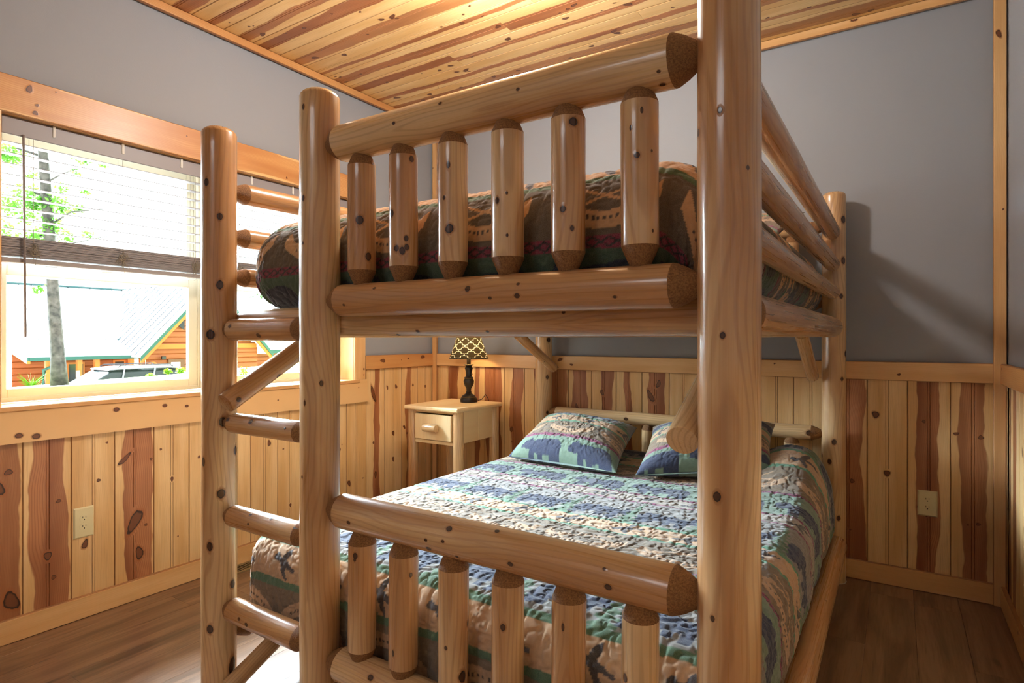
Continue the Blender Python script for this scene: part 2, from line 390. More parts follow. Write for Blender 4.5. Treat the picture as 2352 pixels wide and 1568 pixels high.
KB = {0: [(.05, .82, .018, .02, .4), (.0, .52, .016, .018, 0)], 1: [(.02, .80, .009, .010, 0), (.035, .37, .016, .011, 0), (.01, .33, .009, .009, 0)],
      2: [(-.03, .74, .012, .012, 0), (.065, .75, .014, .008, .2), (-.02, .32, .010, .009, 0), (.02, .31, .005, .005, 0)],
      -1: [(-.02, .46, .012, .014, 0), (-.01, .2, .006, .006, 0)], -7: [(-.02, .93, .015, .03, -.4), (.03, .85, .018, .05, .5)]}
k = -18
while -.129+P*k < XR:
    xa = -.129+P*k; xc = xa+P/2
    if xa+P > XL+.005:
        hc = HB.get(k, (0, 0)); nk = 1+abs(k) % 3
        me = plank_variant(1.04, P-.0006, k+40, nk, 'plank', knots=KB.get(k)) if k in KB else plank_variant(1.04, P-.0006, k % 7, nk, 'plank')
        lo_, hi_ = max(xa, XL), min(xa+P, XR)
        if hi_-lo_ < P-.002: me = plank_variant(1.04, round(hi_-lo_-.0006, 4), 3, 1, 'plank'); xc = (lo_+hi_)/2
        put('plank', me, R_BACK, (xc, YB, .05), wall_back, (.5-hc[0]/2, hc[1], .5+rnd.uniform(-.1, .1), 1))
    k += 1
k = 0
while YF0+P*k < YB-.02:
    yc = min(YF0+P*(k+.5), YB-P/2)
    put('plank', plank_variant(1.04, P-.0006, k % 7, 2, 'plank'), R_RIGHT, (XR, yc, .05), wall_right,
        (.5+rnd.uniform(-.3, .3), rnd.choice([0, .45, .6, .3]), .5, 1)); k += 1
# ceiling courses run from wall to wall, two boards each
k = -24; 
while 1.509+P*k < YB:
    ya = 1.509+P*k; yc = ya+P/2
    if ya+P > YF0:
        lo_, hi_ = max(ya, YF0), min(ya+P, YB); yc = (lo_+hi_)/2; Wc = round(hi_-lo_-.0006, 4); cut = rnd.uniform(.8, 2.6)
        if k == 0: cut = .62
        for (a, b) in ((XL, XL+cut), (XL+cut, XR)):
            L = round(b-a-.001, 3)
            hc = (rnd.uniform(-.45, .45), rnd.choice([.25, .4, .5, .3, .55, .18]))
            put('plank', plank_variant(L, Wc, rnd.randrange(7), int(3+L*3.2), 'ceil'), R_CEIL, (a, yc, ZC), ceiling,
                (.5+hc[0]/2, hc[1], .5+rnd.uniform(-.1, .15), 1))
    k += 1
# floor planks along Y
i = 0; x = XR
while x > XL:
    y = YF0-rnd.uniform(0, 1.0)
    while y < YB:
        a = max(y, YF0); b = min(y+1.22, YB)
        if b-a > .05:
            L = round(b-a-.0008, 3)
            put('floor_plank', plank_variant(L, .1797, 99, 0, 'floor', .008, False, []), R_FLOOR, (max(x-.09, XL+.0), a, 0), floor)
        y += 1.22
    x -= .18

# ------------------------------------------------------------------ trims and baseboards
def trim(name, *a, **k): return struct(board(name, *a, **k))
T = .018
R_LEFT_H = Matrix(((0, 1, 0), (0, 0, 1), (1, 0, 0))).to_4x4()       # left wall, length +Y, width Z, front +X
R_BACK_H = Matrix(((0, 0, 1), (0, -1, 0), (1, 0, 0))).to_4x4()      # back wall, length +X, front -Y
R_RIGHT_H = Matrix(((0, -1, 0), (0, 0, -1), (1, 0, 0))).to_4x4()    # right wall, length -Y, front -X
trim('baseboard_left', YB-YF0, .10, T, R_LEFT_H, (XL+T, YF0, .05), seed=3, nk=9)
trim('baseboard_back', XR-XL-.06, .10, T, R_BACK_H, (XL+T, YB-T, .05), seed=4, nk=7)
trim('baseboard_right', YB-YF0-.05, .10, T, R_RIGHT_H, (XR-T, YB-.03, .05), seed=5, nk=7)
trim('trim_1', YB-2.899, .098, T, R_LEFT_H, (XL+T, 2.899, 1.098), seed=6, nk=4, color=(.5, .9, .6, 1))
trim('trim_2', XR-XL-.06, .096, T, R_BACK_H, (XL+T, YB-T, 1.099), seed=7, nk=6)
trim('trim_3', YB-YF0-.04, .096, T, R_RIGHT_H, (XR-T, YB-.03, 1.099), seed=8, nk=6, color=(.5, .9, .6, 1))
# chair rail on the left wall before the window
trim('trim_4', .79-YF0, .098, T, R_LEFT_H, (XL+T, YF0, 1.098), seed=6, nk=4)
# corner boards
trim('trim_5', ZC-.03, .050, T, R_BACK, (XR-.019, YB-T-.004, 0.), seed=9, nk=2)
trim('trim_6', ZC-.03, .045, T, R_BACK, (XL+.034, YB-T-.004, 0.), seed=10, nk=1)
# ceiling trim
trim('trim_7', YB-YF0, .045, .02, R_LEFT_H, (XL+.024, YF0, ZC-.0235), seed=11, nk=5, color=(.5, .9, .6, 1))
trim('trim_8', XR-XL, .045, .02, R_BACK_H, (XL, YB-.024, ZC-.0235), seed=12, nk=5)
trim('trim_9', YB-YF0, .045, .02, R_RIGHT_H, (XR-.024, YB, ZC-.0235), seed=13, nk=5)
# window casing: header, side casings, stool, apron with flared end
trim('trim_10', 2.93-.76, .158, T, R_LEFT_H, (XL+T+.002, .76, 2.284), seed=14, nk=0, color=(.5, .9, .55, 1),
     knots=[(.04, .235, .012, .02, 1.2), (-.02, .262, .006, .008, .6), (-.055, .256, .010, .011, 0), (.06, .33, .003, .004, 0), (.03, .9, .004, .004, 0), (-.05, 1.5, .007, .006, 0)])
trim('trim_11', 2.205-.985, .095, T, R_LEFT, (XL+T, 2.849, .985), seed=15, nk=0, knots=[(-.03, .07, .006, .008, 0), (-.03, .03, .005, .005, 0), (.02, .5, .006, .006, 0)])
trim('trim_12', 2.205-.985, .095, T, R_LEFT, (XL+T, .857, .985), seed=16, nk=2)
m = MB(); ya, yb = .76, 2.905
m.add([(0, ya, .829), (0, yb+.022, .829), (0, yb, .984), (0, ya, .984), (.02, ya, .829), (.02, yb+.022, .829), (.02, yb, .984), (.02, ya, .984)],
      [(0, 3, 2, 1), (4, 5, 6, 7), (0, 1, 5, 4), (1, 2, 6, 5), (2, 3, 7, 6), (3, 0, 4, 7)])
for (yy, zz, r) in ((1.33, .932, .017), (1.55, .93, .014), (1.66, .917, .011), (.96, .86, .018), (1.02, .85, .02), (1.86, .885, .007), (1.80, .87, .006), (2.2, .9, .006), (2.83, .93, .006)):
    vs = [(.0206, yy, zz)]; kd = [1.]; fs = []
    for q, kk in ((.35, .85), (.62, .52), (1, 0)):
        for i in range(12):
            a = 2*PI*i/12; vs.append((.0206, yy+r*1.3*q*math.cos(a), zz+r*.95*q*math.sin(a))); kd.append(kk)
    for i in range(12):
        fs.append((0, 1+i, 1+(i+1) % 12))
        for j in range(2): fs.append((1+j*12+i, 1+(j+1)*12+i, 1+(j+1)*12+(i+1) % 12, 1+j*12+(i+1) % 12))
    m.add(vs, fs, 0, kd)
struct(obj('trim_13', m, M['joinery'], loc=(XL, 0, 0), color=(.5, 0, .5, 1)))
struct(bx('trim_14', (XL-.165, .86, .962), (XL+.026, 2.84, .984), M['joinery'], bev=.003))   # stool
# jamb boards
struct(bx('trim_15', (XL-.165, 2.80, .984), (XL, 2.815, 2.205), M['joinery'])); struct(bx('trim_16', (XL-.165, .89, .984), (XL, .905, 2.205), M['joinery']))
struct(bx('trim_17', (XL-.165, .89, 2.205), (XL, 2.815, 2.22), M['joinery']))

# ------------------------------------------------------------------ windows
def window(n, y0, y1):
    root = struct(thing('window_%d' % n, None, None, (XL-.165, 0, 0))); z0, z1 = .986, 2.203
    def ring(name, ya, yb, za, zb, wd, xa, xb, parent, mats=M['white']):
        m = MB(); m.box((xa, ya, za), (xb, ya+wd, zb), 0, .003); m.box((xa, yb-wd, za), (xb, yb, zb), 0, .003)
        m.box((xa, ya+wd, za), (xb, yb-wd, za+wd), 0, .003); m.box((xa, ya+wd, zb-wd), (xb, yb-wd, zb), 0, .003)
        return obj(name, m, mats, parent)
    ring('window_frame', y0, y1, z0, z1, .022, -.08, .0, root)
    zm = 1.575
    up = ring('upper_sash', y0+.022, y1-.022, zm-.03, z1-.022, .04, -.066, -.04, root)
    lo = ring('lower_sash', y0+.022, y1-.022, z0+.012, zm+.02, .048, -.034, -.004, root)
    m = MB(); m.box((-.055, y0+.06, zm+.005), (-.051, y1-.06, z1-.06)); obj('pane', m, M['glass'], up)
    m = MB(); m.box((-.021, y0+.068, z0+.058), (-.017, y1-.068, zm-.026)); obj('pane', m, M['glass'], lo)
    m = MB(); m.box((-.02, (y0+y1)/2-.03, zm+.02), (.0, (y0+y1)/2+.03, zm+.032)); obj('sash_lock', m, M['white'], lo)
window(1, .906, 1.843); window(2, 1.864, 2.799)
struct(bx('trim_18', (XL-.165, 1.8435, .984), (XL-.03, 1.8635, 2.205), M['white']))

def blind(y0, y1, label, wand_y):
    root = thing('window_blind', label, 'blind', (XL-.045, 0, 2.203), group='window blinds')
    m = MB(); m.box((-.025, y0, -.05), (.02, y1, 0), 0, .003); m.box((.02, y0, -.078), (.028, y1, -.006), 0, .003); hr = obj('headrail', m, M['blind'], root)
    for q in (.2, .5, .8):
        c = y0+(y1-y0)*q; m = MB(); m.box((.018, c-.006, -.05), (.032, c+.006, .0), 0, .002); obj('valance_clip', m, M['sheet'], hr)
    m = MB(); m.box((-.022, y0+.004, -.0013), (.022, y1-.004, .0013), 0, .0006); sl = m.mesh('slat', M['blind'])
    z = -.108
    for i in range(9): link('slat', sl, root, loc=(0, 0, z-.0455*i))
    zt = -.508
    m = MB(); m.box((-.024, y0+.002, -.0022), (.024, y1-.002, .0022), 0, .001); s2 = m.mesh('slat', M['blind'])
    for i in range(16): link('slat', s2, root, loc=(rnd.uniform(-.003, .003), 0, zt-.0052*i))
    m = MB(); m.box((-.026, y0, -.615), (.026, y1, -.594), 0, .004); obj('bottom_rail', m, M['blind'], root)
    for q in (.12, .5, .88):
        c = y0+(y1-y0)*q; m = MB()
        m.tube([(.025, c, -.07), (.026, c, -.60)], .0011, 5); m.tube([(-.025, c, -.07), (-.026, c, -.60)], .0011, 5)
        obj('ladder_cord', m, M['string'], root)
        m = MB(); rr = random.Random(int(c*100)); pts = []
        for j in range(60):
            pts.append((.03+rr.uniform(-.004, .006), c+rr.gauss(0, .017), -.555+rr.gauss(0, .018)))
        pts.append((.03, c+.005, -.62)); pts.append((.03, c-.01, -.63)); m.tube(pts, .0010, 4); obj('tangled_cord', m, M['string'], root)
    if wand_y: m = MB(); m.tube([(.034, wand_y, -.07), (.036, wand_y+.003, -.5), (.038, wand_y+.006, -.93)], .0045, 8); obj('tilt_wand', m, plain('wand', rgb(120, 108, 104), .3), root)
blind(.912, 1.838, 'taupe slatted blind half raised in the left window, hanging wand at its left', .985)
blind(1.868, 2.794, 'taupe slatted blind half raised in the right window behind the bunk ladder', None)

# ------------------------------------------------------------------ bunk bed
bed = thing('bunk_bed', 'large honey-coloured log bunk bed with ladder and turned balusters at its foot', 'bunk bed', (-1.15, 2.37, 0))
BO = Vector((-1.15, 2.37, 0))
def log(name, p0, p1, r, ends=('cone', 'cone'), coneL=.056, knots=(), rk=0, tone=.5, parent=bed, r1=None, seed=None, N=32, tip=.45, origin=None, mats=None):
    """a peeled log from p0 to p1 (its shoulders-to-tip length), local Z along it"""
    p0 = Vector(p0); p1 = Vector(p1); d = (p1-p0); L = d.length
    q = d.to_track_quat('Z', 'Y'); rr = random.Random(seed if seed is not None else hash((round(p0.x*100), round(p0.z*100), round(p1.y*100))) % 99999)
    r1 = r1 or r; fr = lambda z: r+(r1-r)*z/L
    zs = []
    z = coneL if ends[0] == 'cone' else (.02 if ends[0] == 'round' else .004)
    ze = L-(coneL if ends[1] == 'cone' else (.02 if ends[1] == 'round' else .004))
    n = max(2, int((ze-z)/.05)); body = [z+(ze-z)*i/n for i in range(n+1)]
    prof = []
    if ends[0] == 'cone': prof += [(0, tip, 1), (coneL*.12, tip+.06, 1), (coneL*.55, .80, 1), (coneL*.93, .985, 1)]
    elif ends[0] == 'round': prof += [(0, .70, 0), (.006, .86, 0), (.013, .96, 0)]
    else: prof += [(0, .95, 0)]
    prof += [(b, 1., 0) for b in body]
    if ends[1] == 'cone': prof += [(L-coneL*.93, .985, 1), (L-coneL*.55, .80, 1), (L-coneL*.12, tip+.06, 1), (L, tip, 1)]
    elif ends[1] == 'round': prof += [(L-.013, .96, 0), (L-.006, .86, 0), (L, .70, 0)]
    else: prof += [(L, .95, 0)]
    m = MB(); ph = [rr.uniform(0, 6.28) for _ in range(6)]
    def rad(z, a): return fr(z)*(1+.010*math.sin(2*a+ph[0]+z*1.3)+.008*math.sin(z*7+ph[1])+.006*math.sin(3*a+z*4+ph[2])+.004*math.sin(z*19+a+ph[3]))
    for (z, s, _) in prof:
        for i in range(N): a = 2*PI*i/N; R = rad(z, a)*s; m.v.append((R*math.cos(a), R*math.sin(a), z))
    for j in range(len(prof)-1):
        mi = 1 if (prof[j][2] or prof[j+1][2]) and not (prof[j][2] == 0 and prof[j+1][2] == 0) else 0
        for i in range(N): m.f.append((j*N+i, j*N+(i+1) % N, (j+1)*N+(i+1) % N, (j+1)*N+i)); m.m.append(mi)
    m.f.append(tuple(reversed(range(N)))); m.m.append(1 if ends[0] == 'cone' else 0)
    kk = (len(prof)-1)*N; m.f.append(tuple(kk+i for i in range(N))); m.m.append(1 if ends[1] == 'cone' else 0)
    # knots: slightly proud patches on the skin of the log
    ks = []; Mi = (Matrix.Translation(p0) @ q.to_matrix().to_4x4()).inverted()
    for kn in knots:
        u, v, rp = kn[:3]; o = Mi @ CAM; dr = Mi.to_3x3() @ cam_ray(u, v)
        A = dr.x**2+dr.y**2; B = 2*(o.x*dr.x+o.y*dr.y); Cc = o.x**2+o.y**2-(r*1.0)**2; D = B*B-4*A*Cc
        if D <= 0: continue
        t = (-B-math.sqrt(D))/(2*A); h = o+dr*t
        ks.append((math.atan2(h.y, h.x), h.z, rp*t/F_PX, kn[3] if len(kn) > 3 else 1.25))
    for i in range(rk): s = rr.choice([.004, .005, .007, .010]); ks.append((rr.uniform(0, 6.28), rr.uniform(body[0]+.02, body[-1]-.02), s, rr.uniform(1, 1.7)))
    for (a0, z0, kr, asp) in ks:
        NN = 14; vs = []; kd = []
        def pt(a, z, e): R = rad(z, a)+e; return (R*math.cos(a), R*math.sin(a), z)
        vs.append(pt(a0, z0, .0009)); kd.append(1.)
        for (qq, k, e) in ((.3, .85, .0009), (.58, .53, .0008), (1., 0., .0003)):
            for i in range(NN):
                b = 2*PI*i/NN; wz = 1+.5*max(0, abs(math.sin(b))-.8)*(2.2 if qq == 1. else .6)
                vs.append(pt(a0+kr*1.25*qq*math.cos(b)/r, max(body[0], min(body[-1], z0+kr*1.25*asp*qq*math.sin(b)*wz)), e)); kd.append(k)
        fs = []
        for i in range(NN):
            fs.append((0, 1+i, 1+(i+1) % NN))
            for j in range(2): fs.append((1+j*NN+i, 1+(j+1)*NN+i, 1+(j+1)*NN+(i+1) % NN, 1+j*NN+(i+1) % NN))
        m.add(vs, fs, 0, kd)
    if not m.kd: m.kd[0] = 0
    o = link(name, m.mesh(name, mats or [M['log'], M['cone']], angle=50), parent, mat=Matrix.Translation(p0-(BO if origin is None else origin)) @ q.to_matrix().to_4x4())
    o.color = (tone, .5, .5, 1); return o

XA, XM, XLd, YF, YK = -.276, -1.487, -2.030, 1.208, 3.530
# posts
log('post', (XA, YF, 0), (XA, YF, 2.02), .0600, ('flat', 'round'), knots=[(1660, 770, 9), (1647, 1140, 13, 1.3), (1654, 253, 8), (1605, 305, 8, 1.6), (1717, 385, 6), (1637, 1420, 8)], tone=.62, seed=11)
log('post', (XM, YF, 0), (XM, YF, 2.024), .0600, ('flat', 'round'), knots=[(697, 245, 6, 1.5), (697, 455, 6, 1.4), (697, 558, 4), (738, 880, 6, 1.5), (700, 925, 4, 2), (694, 1095, 4)], tone=.5, seed=12)
log('post', (XLd, YF, 0), (XLd, YF, 2.014), .0590, ('flat', 'round'), knots=[(505, 497, 9), (474, 418, 9), (505, 654, 11), (484, 768, 14, 1.1), (512, 968, 12), (541, 1034, 9, 1.5), (508, 1133, 12), (482, 1255, 10, 1.4), (534, 1340, 10, 1.3), (482, 1445, 11), (534, 1530, 14, 2.2), (467, 1060, 8, 1.8)], tone=.6, seed=13)
log('post', (XA, YK, 0), (XA, YK, 2.03), .0570, ('flat', 'round'), knots=[(1937, 504, 9, 1.2), (1937, 598, 8, 1.4), (1932, 680, 6), (1899, 585, 5), (1942, 812, 7), (1916, 1015, 7, 1.2), (1905, 1060, 6), (1926, 1190, 6), (1888, 1045, 6), (1934, 870, 5)], tone=.3, seed=14)
log('post', (XLd, YK, 0), (XLd, YK, 2.02), .0570, ('flat', 'round'), knots=[(1260, 780, 6), (1257, 866, 5), (1257, 947, 4)], tone=.25, seed=15)
# foot-end rails and balusters, front side
e = .052
upper_rail = log('rail', (XM+e, YF, 1.848), (XA-e, YF, 1.840), .0545, knots=[(1012, 238, 5), (905, 283, 5), (1513, 164, 5), (1522, 194, 7, 1.4), (1190, 205, 5), (1120, 330, 4)], tone=.42, seed=21)
lower_rail = log('rail', (XM+e, YF, 1.381), (XA-e, YF, 1.377), .0475, knots=[(1074, 663, 10, 1.), (1188, 679, 8), (1413, 681, 5), (860, 662, 5), (1126, 684, 5), (790, 700, 4), (1190, 652, 5)], tone=.68, seed=22)
log('beam', (XLd+.03, YF+.088, 1.323), (XA-.03, YF+.088, 1.323), .0500, ('flat', 'flat'), knots=[(960, 760, 6), (1120, 760, 5), (1295, 717, 5), (915, 768, 5)], tone=.7, seed=23, N=40)
foot_rail = log('rail', (XM+e, YF, .756), (XA-e, YF, .750), .0505, knots=[(800, 1200, 6), (869, 1144, 8, .9), (1032, 1214, 9), (978, 1240, 5), (1017, 1243, 5), (1142, 1220, 7), (1172, 1295, 8), (1397, 1348, 10), (985, 1259, 7, 1.5), (1388, 1306, 5), (1050, 1277, 5)], tone=.72, seed=24)
log('rail', (XM+e, YF, .300), (XA-e, YF, .297), .0500, knots=[(852, 1556, 9)], tone=.35, seed=25)
bxs = [-1.303, -1.141, -.966, -.797, -.630, -.460]
ku = [[(826, 505, 13, 1.1), (846, 589, 10, 1.3), (943, 520, 5)], [(900, 490, 9, 1.4), (945, 365, 8), (911, 570, 8), (924, 576, 10), (934, 568, 8), (933, 547, 7)], [(1032, 525, 14, 1.), (1030, 378, 6, 2), (1005, 386, 7, 2), (1020, 454, 5)],
      [(1142, 460, 8), (1164, 443, 4), (1165, 540, 4)], [(1317, 280, 14, 1), (1293, 480, 10, 1.1), (1314, 524, 7)], [(1463, 356, 10, 1), (1474, 253, 5, 2), (1449, 294, 4, 2), (1497, 346, 4), (1499, 530, 4)]]
kl = [[(816, 1276, 8), (815, 1285, 5)], [(943, 1320, 6), (903, 1500, 5, 2)], [(1075, 1430, 8, 1.5), (1024, 1488, 5), (1062, 1553, 14, 1.3)], [(1155, 1440, 9), (1130, 1300, 4)],
      [(1268, 1405, 9, 2), (1293, 1440, 5, 2.5)], [(1436, 1557, 10, 1.4)]]
for i, x in enumerate(bxs):
    log('baluster', (x+.002*(i % 2), YF, 1.420), (x, YF, 1.812), .0400, ('cone', 'cone'), .045, knots=ku[i], tone=(.6, .45, .35, .4, .5, .45)[i], seed=31+i, tip=.52, N=28)
    log('baluster', (x, YF, .325), (x+.003, YF, .722), .0400, ('cone', 'cone'), .046, knots=kl[i], tone=(.8, .7, .6, .6, .5, .45)[i], seed=41+i, tip=.52, N=28)
# ladder rungs
kr = [[(528, 749, 6), (594, 770, 8)], [(576, 968, 9, 1.), (523, 963, 7), (655, 984, 4), (681, 1013, 5)], [(576, 1182, 5), (623, 1192, 5), (570, 1203, 4), (689, 1216, 6)], [(566, 1434, 6), (549, 1421, 5)]]
for i, z in enumerate((1.298, .973, .649, .322)):
    log('rung', (XLd+.045, YF, z), (XM-.045, YF, z), (.0385, .034, .037, .040)[i], ('cone', 'cone'), .05, knots=kr[i], tone=(.8, .85, .75, .7)[i], seed=51+i)
# side rails, both long sides
for X in (XA, XLd):
    s = 60 if X == XA else 70
    for j, (z, r) in enumerate(((1.800, .0385), (1.637, .0360), (1.492, .0345))):
        log('side_rail', (X, YF+.045, z), (X, YK-.045, z+.01), r, rk=7, tone=.75 if X == XA else .8, seed=s+j)
    log('side_beam', (X, YF+.045, 1.320), (X, YK-.045, 1.325), .0500, rk=9, tone=.72, seed=s+5)
    log('side_beam', (X+(.02 if X == XA else 0), YF+.045, .214), (X+(.02 if X == XA else 0), YK-.045, .214), .048, rk=11, tone=.7 if X == XA else .2, seed=s+6)
# head end
log('rail', (XLd+.05, YK, .768), (XA-.05, YK, .762), .0390, knots=[(1438, 962, 5), (1860, 994, 9), (1786, 970, 6)], tone=.1, seed=80)
log('rail', (XLd+.05, YK, 1.850), (XA-.05, YK, 1.850), .0390, rk=4, tone=.4, seed=81)
log('rail', (XLd+.05, YK, 1.45), (XA-.05, YK, 1.45), .0390, rk=4, tone=.4, seed=82)
log('rail', (XLd+.05, YK, .33), (XA-.05, YK, .33), .0390, rk=4, tone=.4, seed=83)
log('beam', (XLd+.03, YK-.088, 1.323), (XA-.03, YK-.088, 1.323), .05, ('flat', 'flat'), rk=5, tone=.6, seed=84)
for i in range(6):
    x = -.478-.2695*i
    log('baluster', (x, YK, .36), (x, YK, .742), .0390, rk=1, coneL=.04, tone=.1, seed=90+i, tip=.6)
    log('baluster', (x, YK, 1.48), (x, YK, 1.822), .0370, rk=1, coneL=.04, tone=.4, seed=100+i, tip=.6)
# braces under the long beams
def brace(x, ya, za, yb, zb, r, seed, kn=()):
    log('brace', (x, ya, za), (x, yb, zb), r, ('flat', 'flat'), knots=kn, rk=1, tone=.55, seed=seed)
brace(-1.935, 1.175, 1.045, 1.60, 1.30, .036, 111, [(548, 917, 8, 1.), (640, 862, 6)])
brace(-.365, 1.195, 1.062, 1.66, 1.285, .034, 112)
brace(-1.935, 3.50, 1.065, 3.05, 1.29, .030, 113, [(1283, 845, 7, 1.)])
brace(-.372, 3.50, 1.065, 3.05, 1.29, .030, 114)
brace(-1.94, 1.19, .06, 1.46, .19, .030, 115)
brace(-.372, 1.19, .06, 1.46, .19, .030, 116)
# slats that carry the mattresses
for z in (1.360, .250):
    m = MB(); m.box((-.80, -.045, 0), (.80, .045, .014), 0, .002); me = m.mesh('slat', M['ply'])
    for i in range(10): link('slat', me, bed, loc=Vector((-1.153, 1.42+.215*i, z))-BO)
# felt pads under posts
for (x, y) in ((XA, YF), (XM, YF), (XLd, YF), (XA, YK), (XLd, YK)):
    m = MB(); m.lathe([(.058, 0), (.060, .004)], 20); obj('foot_pad', m, M['sheet'], bed, loc=Vector((x, y, .0))-BO)

# ------------------------------------------------------------------ printed quilts
def vnoise(x, y, seed):
    g = np.random.RandomState(seed).rand(256, 256)
    xi = np.floor(x).astype(int); yi = np.floor(y).astype(int); fx = x-xi; fy = y-yi
    fx = fx*fx*(3-2*fx); fy = fy*fy*(3-2*fy); xi &= 255; yi &= 255; x2 = (xi+1) & 255; y2 = (yi+1) & 255
    return (g[xi, yi]*(1-fx)+g[x2, yi]*fx)*(1-fy)+(g[xi, y2]*(1-fx)+g[x2, y2]*fx)*fy
CQ = {k: np.array(rgb(*v)[:3]) for k, v in dict(taupe=(120, 102, 84), green=(80, 112, 88), navy=(34, 48, 82), tan=(188, 152, 120), red=(146, 52, 104),
      black=(40, 34, 36), dark=(70, 58, 50), mint=(112, 136, 120), cream=(206, 186, 156), teal=(84, 136, 108), grey=(132, 128, 126), rust=(150, 84, 70), duck=(74, 70, 76), lite=(158, 146, 136)).items()}
def motif_bear(x, y, hgt):      # x,y local, y 0..hgt, facing left
    s = hgt; e = lambda cx, cy, rx, ry: ((x-cx*s)/(rx*s))**2+((y-cy*s)/(ry*s))**2 < 1
    return e(0, .55, .62, .26) | e(-.62, .62, .22, .19) | e(-.80, .55, .13, .09) | e(.25, .64, .34, .22) | ((abs(x+.42*s) < .11*s) & (y < .5*s) & (y > .04*s)) | \
           ((abs(x+.12*s) < .09*s) & (y < .5*s) & (y > .10*s)) | ((abs(x-.30*s) < .10*s) & (y < .5*s) & (y > .10*s)) | ((abs(x-.50*s) < .11*s) & (y < .55*s) & (y > .04*s)) | e(-.60, .82, .07, .07)
def motif_duck(x, y, s):
    e = lambda cx, cy, rx, ry, t=0: (((x-cx*s)*math.cos(t)+(y-cy*s)*math.sin(t))/(rx*s))**2+((-(x-cx*s)*math.sin(t)+(y-cy*s)*math.cos(t))/(ry*s))**2 < 1
    return e(0, 0, .42, .10, .3) | e(.44, .15, .10, .07) | e(.02, .22, .10, .34, -.5) | e(-.02, -.20, .10, .28, .6) | e(-.42, -.12, .14, .12)
def motif_canoe(x, y, s):        # half length s
    c = .42*s*(x/s)**2; body = (abs(x) < s) & (y > c*1.05) & (y < .30*s+c*1.25) ; body &= ~((abs(x) > .86*s) & (y < c+.02*s))
    dots = body & (np.abs(y-(.17*s+c*1.15)) < .035*s) & ((np.floor(x/(.055*s)).astype(int) % 2) == 0) & (abs(x) < .72*s)
    return body, dots
def motif_paddles(x, y, s):
    out = np.zeros_like(x, bool)
    for sg in (1, -1):
        u = (x*sg)*.94+y*.34; v = -(x*sg)*.34+y*.94
        out |= (np.abs(v) < .018*s+.0012) & (np.abs(u) < .62*s); out |= ((u+.62*s)/(.20*s))**2+(v/(.075*s))**2 < 1
    return out
def fabric(a, b, bands, pal=None):
    CQ_ = dict(CQ); CQ_.update(pal or {})
    """colour of the printed cotton at cloth coordinates a (across) and b (along)"""
    n = a.shape[0]; col = np.tile(CQ_['taupe'], (n, 1))
    aw = a+.006*(vnoise(a*18+40, b*18+9, 5)-.5); bw = b+.006*(vnoise(a*15, b*15, 6)-.5)
    def setc(mask, c): col[mask] = CQ_[c]
    for (b0, b1, ty) in bands:
        if b1 > b0: y = bw-b0; hgt = b1-b0
        else: y = b0-bw; hgt = b0-b1
        inn = (y >= 0) & (y < hgt)
        if not inn.any(): continue
        if ty in ('teal', 'green'): setc(inn, ty)
        elif ty == 'pink':
            setc(inn, 'red'); t = np.abs(((a/.085) % 1)-.5)*2; setc(inn & (np.abs(y/hgt-(.12+.76*t)) < .10), 'black'); setc(inn & (np.abs(y/hgt-(.88-.76*t)) < .10), 'black')
        elif ty == 'canoe':
            setc(inn, 'taupe'); P_ = .345; x = (aw+.05) % P_-P_/2; s = .15
            bd, dt = motif_canoe(x, y-.10*hgt, s*min(1, hgt/.16)); pd = motif_paddles(x, y-.66*hgt, s*min(1, hgt/.16))
            setc(inn & bd, 'tan'); setc(inn & dt, 'dark'); setc(inn & pd, 'tan')
        elif ty == 'duck':
            setc(inn, 'tan'); P_ = .23; x = (aw+.02) % P_-P_/2; setc(inn & motif_duck(x, y-.5*hgt, hgt*.95), 'duck')
        elif ty == 'bear':
            setc(inn, 'mint'); P_ = .31; x = (aw+.11) % P_-P_/2; setc(inn & motif_bear(x, y-.03*hgt, min(hgt*.95, .19)), 'navy')
        elif ty == 'moose':
            setc(inn, 'grey'); P_ = .27; x = (aw+.07) % P_-P_/2; setc(inn & motif_bear(-x, y-.05*hgt, min(hgt*.9, .17)), 'navy')
            x2 = (aw+.20) % P_-P_/2; setc(inn & (np.abs(x2) < .030*(1-(y/hgt)*.9)*(1+.5*np.sin(y*180))), 'green')
        elif ty == 'light': setc(inn, 'lite'); setc(inn & motif_duck(aw % .2-.1, y-.5*hgt, hgt*.9), 'duck')
        elif ty == 'dark': setc(inn, 'dark')
    return col
def grid_mesh(name, V, mask, nu, nv, col, mat):
    idx = np.arange(nu*nv).reshape(nu, nv)
    q = np.stack([idx[:-1, :-1], idx[1:, :-1], idx[1:, 1:], idx[:-1, 1:]], -1).reshape(-1, 4)
    keep = mask[q].all(1); q = q[keep]
    used = np.zeros(nu*nv, bool); used[q.ravel()] = True; remap = np.cumsum(used)-1; q = remap[q]; V = V[used]; col = col[used]
    me = bpy.data.meshes.new(name); me.vertices.add(len(V)); me.vertices.foreach_set('co', V.astype(np.float32).ravel())
    me.loops.add(len(q)*4); me.loops.foreach_set('vertex_index', q.ravel().astype(np.int32)); me.polygons.add(len(q))
    me.polygons.foreach_set('loop_start', np.arange(0, len(q)*4, 4, dtype=np.int32)); me.polygons.foreach_set('loop_total', np.full(len(q), 4, dtype=np.int32))
    me.polygons.foreach_set('use_smooth', np.ones(len(q), bool)); me.update(calc_edges=True)
    at = me.color_attributes.new('col', 'FLOAT_COLOR', 'POINT'); at.data.foreach_set('color', np.concatenate([col, np.ones((len(col), 1))], 1).astype(np.float32).ravel())
    me.materials.append(mat); return me
